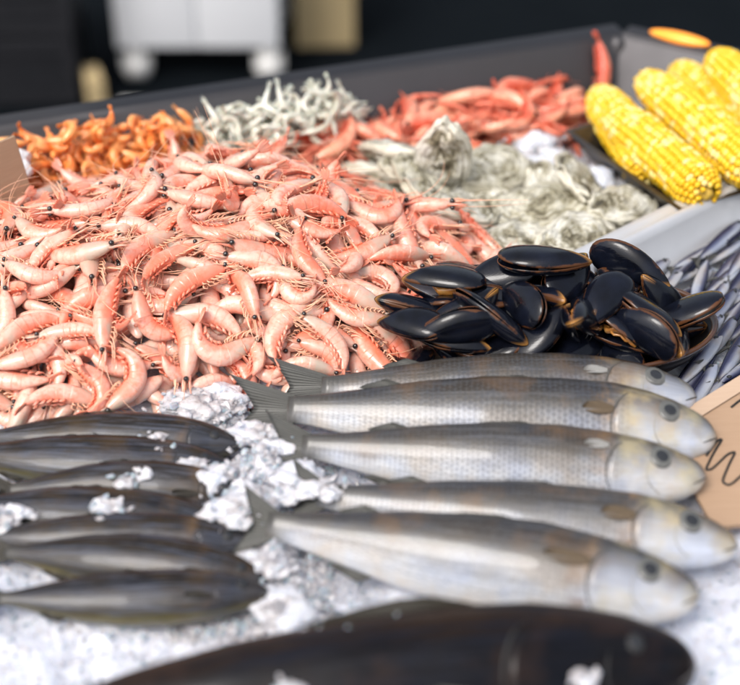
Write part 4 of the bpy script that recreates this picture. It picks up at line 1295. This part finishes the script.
# one added for a red reflection on the rear rim slope, near the corner
parts, pts = LG[0]
cpt = WB - wd * 0.045 + wn_ * 0.030
ax = Vector((wn_.x * -0.038 + wd.x * 0.02, wn_.y * -0.038 + wd.y * 0.02, 0.066)).normalized()
nz_ = Vector((wn_.x * 0.066, wn_.y * 0.066, 0.038)).normalized()
yx = nz_.cross(ax).normalized(); nz_ = ax.cross(yx)
mtx = Matrix.Translation((cpt.x + nz_.x * 0.012, cpt.y + nz_.y * 0.012, 0.052)) @ Matrix((ax, yx, nz_)).transposed().to_4x4() @ Matrix.Rotation(math.pi, 4, 'Z') @ Matrix.Scale(0.85, 4) @ Matrix.Translation(-Vector(pts.mean(axis=0)))
build_shrimp('langoustine', parts, LEYE, mtx, 'red langoustine shape added for a reflection on the steel slope near the counter corner', 'langoustine', 'langoustines heaped behind the oysters', 0.9, LGL)  # added for its red reflection, not one of the heap

def one_piece(curl, L, mat, limb, seed, fat=1.0):
    """a small shrimp as a single mesh (too small in the picture to show its parts)"""
    p, pts = shrimp_parts(curl, L, mat, limb, seed, 0.8, False, 8, fat)
    k = MB()
    for nm in ('carapace', 'abdomen', 'tail_fan', 'rostrum'):
        me = p[nm]
        uvl = me.uv_layers[0].data
        uu = [(0.5, 0.5)] * len(me.vertices)
        for lp in me.loops: uu[lp.vertex_index] = tuple(uvl[lp.index].uv)
        k.add([tuple(v.co) for v in me.vertices], [tuple(q.vertices) for q in me.polygons], uu)
    return k.mesh('small_shrimp', mat), pts
def heap(name, kinds, poly, bb, n, label, cat, group, q=60, tgt=0.05):
    for k in range(n):
        best = None
        for _ in range(6):
            x, y = cand(poly, bb, 0.004)
            d = poly_sd(poly, x, y)
            gap = op.mean(x, y) - tgt * min(1, d / 0.05)
            if best is None or gap < best[0]: best = (gap, x, y)
        me, pts = kinds[k % len(kinds)]; cen = pts.mean(axis=0)
        rot = Matrix.Rotation(rng.uniform(0, 6.28), 3, 'Z') @ Matrix.Rotation(rng.gauss(0, 0.7), 3, 'X') @ Matrix.Rotation(rng.gauss(0, 0.4), 3, 'Y')
        mtx = op.drop(pts - cen, best[1], best[2], rot, rng.uniform(0.85, 1.15), q=q) @ Matrix.Translation(-Vector(cen))
        o = link(name, me); o.matrix_world = mtx; o['tint'] = rng.random()
        tag(o, label, cat, group)
OK_ = [one_piece(c, 0.038, M['orange_shrimp'], M['limb'], 90 + i, 1.1) for i, c in enumerate((1.9, 2.3, 1.4))]
heap('orange_shrimp', OK_, [(-0.47, 1.365), (-0.33, 1.395), (-0.22, 1.455), (-0.195, 1.50), (-0.25, 1.505), (-0.36, 1.465), (-0.47, 1.425)], (-0.47, -0.19, 1.36, 1.51), 240,
     'small orange shrimp in the orange heap behind the pink shrimp', 'shrimp', 'small orange shrimp heap', tgt=0.055)
PK = [one_piece(c, 0.046, M['pale_raw'], M['limb'], 95 + i, 0.62) for i, c in enumerate((1.2, 2.0, 2.6))]
heap('pale_shrimp', PK, [(-0.20, 1.48), (-0.10, 1.495), (-0.03, 1.52), (0.0, 1.585), (-0.06, 1.585), (-0.16, 1.545), (-0.22, 1.515)], (-0.22, 0.0, 1.48, 1.59), 150,
     'small pale raw shrimp in the whitish heap against the rear rim', 'shrimp', 'small pale raw shrimp heap', tgt=0.055)

# ================================================================== corn
def corn_mesh(seed, L=0.19, r0=0.0245, rows=16, n=36):
    rg = random.Random(seed)
    k = MB()
    for j in range(rows):
        ph = 2 * math.pi * j / rows
        for i in range(n):
            t = (i + 0.5 + 0.5 * (j % 2) + rg.uniform(-0.08, 0.08)) / n
            if t > 0.985: continue
            rr = r0 * (0.30 + 0.70 * math.sin(math.pi * min(0.5, t * 3.2 + 0.02)) ** 0.7) * (1.0 if t < 0.62 else math.sqrt(max(0.03, 1 - ((t - 0.62) / 0.40) ** 2)))
            a = ph + 0.10 * math.sin(t * 5 + seed) + rg.uniform(-0.03, 0.03)
            w = math.pi * rr / rows * 1.28
            v, f, u = blob((0, 0, 0), (L / n * 0.66, w, 0.0036), 6, 5)
            e = rg.random()
            rl = rr * (1 + rg.uniform(-0.025, 0.025))
            out = []
            for p in v:
                # superellipsoid look: squarer kernels
                x, y, z = p
                out.append((t * L + x, (rl + z) * math.sin(a) + y * math.cos(a), (rl + z) * math.cos(a) - y * math.sin(a)))
            k.add(out, f, [(e, rg.random())] * len(out))
    core = MB()
    ts = np.linspace(0, 1, 14)
    core.add(*tube([(t * L * 0.97, 0, 0) for t in ts], [r0 * 0.92 * (0.22 + 0.78 * min(1, t * 6)) * (1.0 if t < 0.62 else math.sqrt(max(0.01, 1 - ((t - 0.62) / 0.39) ** 2))) for t in ts], 14))
    return k.mesh('kernels', M['corn']), core.mesh('core', M['corn_core'])
CM = [corn_mesh(1), corn_mesh(2)]
CORN = [((0.325, 1.415, 0.052), (0.286, 1.610, 0.058), 0, 'yellow corn cob at the oyster side of the pan, half under its neighbour'),
        ((0.375, 1.345, 0.062), (0.288, 1.522, 0.076), 1, 'speckled yellow corn cob lying across the outer cob in the dark pan'),
        ((0.438, 1.362, 0.074), (0.336, 1.592, 0.088), 0, 'longest yellow corn cob, in the middle of the dark pan'),
        ((0.480, 1.430, 0.092), (0.425, 1.610, 0.108), 1, 'yellow corn cob resting highest at the rim side of the pan'),
        ((0.450, 1.470, 0.060), (0.392, 1.655, 0.070), 0, 'yellow corn cob mostly hidden behind the two biggest cobs')]
for b, t, i, lb in CORN:
    b, t = Vector(b), Vector(t)
    d = (t - b)
    r = thing('corn_cob', lb, 'corn', group='corn cobs in the pan')
    sc_ = d.length / 0.19
    r.matrix_world = Matrix.Translation(b) @ d.to_track_quat('X', 'Z').to_matrix().to_4x4() @ Matrix.Rotation(rng.uniform(0, 6), 4, 'X') @ Matrix.Diagonal((sc_, 1.06, 1.06, 1))
    link('kernels', CM[i][0], r); link('core', CM[i][1], r)
pan = thing('corn_pan', 'thin dark metal pan under the corn cobs', 'pan')
pd, pp_ = Vector((0.49, -0.872)), Vector((0.872, 0.49))
P0 = Vector((0.238, 1.520))
def pan_ring(ins, z): return [tuple(P0 + pd * a + pp_ * b) + (z,) for a, b in ((ins, ins), (0.215 - ins, ins), (0.215 - ins, 0.215 - ins), (ins, 0.215 - ins))]
v, f, u = loft([pan_ring(0.03, 0.016), pan_ring(0.024, 0.016), pan_ring(0.0, 0.050), pan_ring(-0.003, 0.052), pan_ring(0.003, 0.0525), pan_ring(0.028, 0.019), pan_ring(0.05, 0.019)])
link('pan_body', mk('pan_body', v, f, M['dark_pan'], u, smooth=False), pan)

# ================================================================== glowing shape added for an amber reflection on the side rim
added_glow = thing('amber_reflection', 'small amber glow added for a reflection on the steel rim behind the corn', 'added_glow', (0.405, 1.716, 0.080))
added_glow.rotation_euler = (0, 0, math.atan2(cd_.y, cd_.x))
link('glow_base', mk('glow_base', *box(-0.036, 0.036, -0.007, 0.007, 0.0, 0.004, 0.001)[:2], M['dark_pan']), added_glow)  # backing strip of the added glow, no real lamp
m = Mat('amber_glow'); m.color((0.9, 0.35, 0.04, 1)).set(Roughness=0.2)
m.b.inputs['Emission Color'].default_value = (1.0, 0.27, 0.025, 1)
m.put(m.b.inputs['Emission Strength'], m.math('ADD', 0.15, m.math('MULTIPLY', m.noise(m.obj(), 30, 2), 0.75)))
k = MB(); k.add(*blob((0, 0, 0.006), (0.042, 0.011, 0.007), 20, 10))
link('lens', k.mesh('lens', m.m), added_glow)  # emissive ellipsoid that draws the warm reflection on the rim

# ================================================================== price cards
card = thing('price_card', 'torn brown cardboard price card with black handwriting beside the fish heads', 'price card')
CP = [Vector((0.262, 0.985, 0.030)), Vector((0.52, 1.170, 0.062)), Vector((0.60, 0.90, 0.04)), Vector((0.292, 0.868, 0.016))]
cnorm = (CP[1] - CP[0]).cross(CP[3] - CP[0]).normalized()
if cnorm.z < 0: cnorm = -cnorm
def onplane(x, y):
    z = CP[0].z - (cnorm.x * (x - CP[0].x) + cnorm.y * (y - CP[0].y)) / cnorm.z
    return Vector((x, y, z))
q = [onplane(p.x, p.y) for p in CP]
lo_ = [p - cnorm * 0.005 for p in q]
link('board', mk('board', q + lo_, [(0, 3, 2, 1), (4, 5, 6, 7), (0, 1, 5, 4), (1, 2, 6, 5), (2, 3, 7, 6), (3, 0, 4, 7)], M['card'], smooth=False), card)
e_ = (q[1] - q[0]).normalized(); f_ = cnorm.cross(e_)
if f_.dot(q[3] - q[0]) < 0: f_ = -f_
link('folded_edge', mk('folded_edge', [q[0] + cnorm * .0012, q[1] + cnorm * .0012, q[1] + f_ * 0.016 + cnorm * .0022, q[0] + f_ * 0.016 + cnorm * .0022, q[0] - cnorm * .004 - f_ * .002, q[1] - cnorm * .004 - f_ * .002], [(0, 3, 2, 1), (0, 1, 5, 4)], M['card_edge'], smooth=False), card)
def ink(pts, w=0.0011):
    pth = []
    P_ = [onplane(x, y) + cnorm * 0.0007 for x, y in pts]
    for a, b in zip(P_[:-1], P_[1:]):
        for k in range(6): pth.append(a.lerp(b, k / 6))
    pth.append(P_[-1])
    arr = np.array([tuple(p) for p in pth])
    for _ in range(3): arr[1:-1] = (arr[:-2] + 2 * arr[1:-1] + arr[2:]) / 4
    return tube(arr, w, 6)
k = MB()
INK1 = [(0.3050, 0.9395), (0.3160, 0.9560), (0.3235, 0.9600), (0.3120, 0.9430), (0.3010, 0.9230), (0.3070, 0.9235), (0.3240, 0.9410), (0.3320, 0.9440), (0.3230, 0.9290), (0.3130, 0.9090), (0.3190, 0.9040), (0.3400, 0.9240), (0.3520, 0.9330)]
k.add(*ink([(x - 0.006, y + 0.008) for x, y in INK1])); k.add(*ink([(0.3320, 1.0060), (0.3420, 1.0150), (0.352, 1.018)]))
link('lettering', k.mesh('lettering', M['ink']), card)

sign = thing('price_card', 'small brown cardboard card standing on the edge of the shrimp heap', 'price card')
sign.matrix_world = Matrix.Translation((-0.404, 1.258, 0.100)) @ Matrix.Rotation(R(48), 4, 'Z') @ Matrix.Rotation(R(-14), 4, 'X')
link('board', mk('board', *box(-0.06, 0.062, -0.002, 0.002, -0.01, 0.056, 0.0012)[:2], M['card'], smooth=False), sign)
k = MB(); k.add(*tube([(0.016 + 0.006 * math.cos(a), -0.0024, 0.022 + 0.007 * math.sin(a)) for a in np.linspace(0.6, 5.6, 14)], 0.0008, 5))
link('lettering', k.mesh('lettering', M['ink']), sign)

# crumpled wrap behind that card
v, f, u = blob((0, 0, 0), (0.045, 0.03, 0.022), 22, 14)
v = [(p[0] * (1 + 0.5 * mn.noise(Vector(p) * 60)), p[1] * (1 + 0.5 * mn.noise(Vector(p) * 60 + Vector((5, 0, 0)))), p[2] * (1 + 0.8 * mn.noise(Vector(p) * 70 + Vector((0, 9, 0))))) for p in v]
o = link('plastic_wrap', mk('plastic_wrap', v, f, M['crumple'], u, smooth=False)); o.location = (-0.425, 1.375, 0.085)
tag(o, 'crumpled pale plastic wrap behind the small standing cardboard card', 'plastic wrap')

# ================================================================== behind the stall
cart = thing('white_cart', 'white enamel cabinet on casters standing behind the stall', 'cabinet', (-0.468, 3.785, -0.85))
for x0, x1 in ((-0.222, -0.0012), (0.0012, 0.222)):
    link('front_panel', mk('front_panel', *box(x0, x1, -0.232, -0.215, 0.097, 0.80, 0.006)[:2], M['white_paint']), cart)
link('cabinet_body', mk('cabinet_body', *box(-0.22, 0.22, -0.214, 0.22, 0.10, 0.80, 0.01)[:2], M['white_paint']), cart)
for x in (-0.175, 0.19):
    for y in (-0.205, 0.17):
        k = MB(); k.add(*tube([(x - 0.032, y, 0.036), (x - 0.024, y, 0.036), (x + 0.024, y, 0.036), (x + 0.032, y, 0.036)], [0.024, 0.036, 0.036, 0.024], 20))
        w_ = link('wheel', k.mesh('wheel', M['white_plastic']), cart)
        k = MB(); k.add(*box(x - 0.02, x + 0.02, y - 0.02, y + 0.02, 0.074, 0.0965, 0.004)); k.add(*box(x - 0.039, x - 0.034, y - 0.02, y + 0.02, 0.03, 0.075, 0.001)); k.add(*box(x + 0.034, x + 0.039, y - 0.02, y + 0.02, 0.03, 0.075, 0.001))
        link('fork', k.mesh('fork', M['white_plastic'], smooth=False), w_)
o = link('white_tub', mk('white_tub', *box(-0.075, 0.075, -0.06, 0.06, 0, 0.045, 0.008)[:2], M['white_plastic'])); o.location = (-0.585, 3.30, -0.85)
tag(o, 'low white plastic tub on the ground below the cabinet', 'tub')
def carton(name, label, loc, w, d, h, rz, mat):
    t = thing(name, label, 'box', loc); t.rotation_euler = (0, 0, rz)
    link('box_body', mk('box_body', *box(-w / 2, w / 2, -d / 2, d / 2, 0, h, 0.004)[:2], mat, smooth=False), t)
    for sx in (-1, 1):
        link('flap', mk('flap', *box(min(0, sx * w / 2) + (0.002 if sx > 0 else 0.004), max(0, sx * w / 2) - 0.004, -d / 2 + .004, d / 2 - .004, h + 0.001, h + 0.005)[:2], mat, smooth=False), t)
    return t
carton('cardboard_box', 'pale cardboard box beside the white cabinet', (-0.135, 3.90, -0.85), 0.17, 0.25, 0.42, 0.05, M['plywood'])
carton('cardboard_box', 'narrow yellowish box between the crates and the white cabinet', (-0.735, 3.42, -0.85), 0.045, 0.10, 0.085, 0.3, M['plywood'])
def crate(label, loc, rz):
    t = thing('plastic_crate', label, 'crate', loc, group='black crates behind the stall'); t.rotation_euler = (0, 0, rz)
    W, D, Hh = 0.40, 0.32, 0.19
    link('base', mk('base', *box(-W / 2 + .01, W / 2 - .01, -D / 2 + .01, D / 2 - .01, 0, 0.012)[:2], M['black_plastic'], smooth=False), t)
    for (x0, x1, y0, y1) in ((-W / 2, W / 2, -D / 2, -D / 2 + .008), (-W / 2, W / 2, D / 2 - .008, D / 2), (-W / 2, -W / 2 + .008, -D / 2 + .0085, D / 2 - .0085), (W / 2 - .008, W / 2, -D / 2 + .0085, D / 2 - .0085)):
        for z0, z1 in ((0.014, 0.05), (0.062, 0.098), (0.110, 0.146)):
            link('slat', mk('slat', *box(x0, x1, y0, y1, z0, z1)[:2], M['black_plastic'], smooth=False), t)
    k = MB()
    for (x0, x1, y0, y1) in ((-W / 2 - .008, W / 2 + .008, -D / 2 - .008, -D / 2 + .01), (-W / 2 - .008, W / 2 + .008, D / 2 - .01, D / 2 + .008), (-W / 2 - .008, -W / 2 + .01, -D / 2 + .0105, D / 2 - .0105), (W / 2 - .01, W / 2 + .008, -D / 2 + .0105, D / 2 - .0105)):
        k.add(*box(x0, x1, y0, y1, 0.155, 0.19))
    for sx in (-1, 1):
        for sy in (-1, 1): k.add(*box(sx * W / 2 - .012, sx * W / 2 + .012, sy * D / 2 - .012, sy * D / 2 + .012, 0.013, 0.154))
    link('rim', k.mesh('rim', M['black_plastic'], smooth=False), t)
crate('black plastic crate on the ground, lowest of the stack by the white cabinet', (-1.00, 3.55, -0.85), 0.08)
crate('black plastic crate second from the ground in the stack by the cabinet', (-0.99, 3.56, -0.657), 0.02)
crate('black plastic crate on top of the stack by the white cabinet', (-1.00, 3.55, -0.464), 0.10)

# ------------------------------------------------------------------ all loose ice
tag(link('ice_grains', ICE_WHITE.mesh('ice_grains', M['ice'], smooth=False)), 'opaque white grains and lumps of ice between the fish', 'ice', kind='stuff')
tag(link('clear_ice_grains', ICE_CLEAR.mesh('clear_ice_grains', M['clear_ice'], smooth=False)), 'clear wet grains and lumps of ice between the fish', 'ice', kind='stuff')
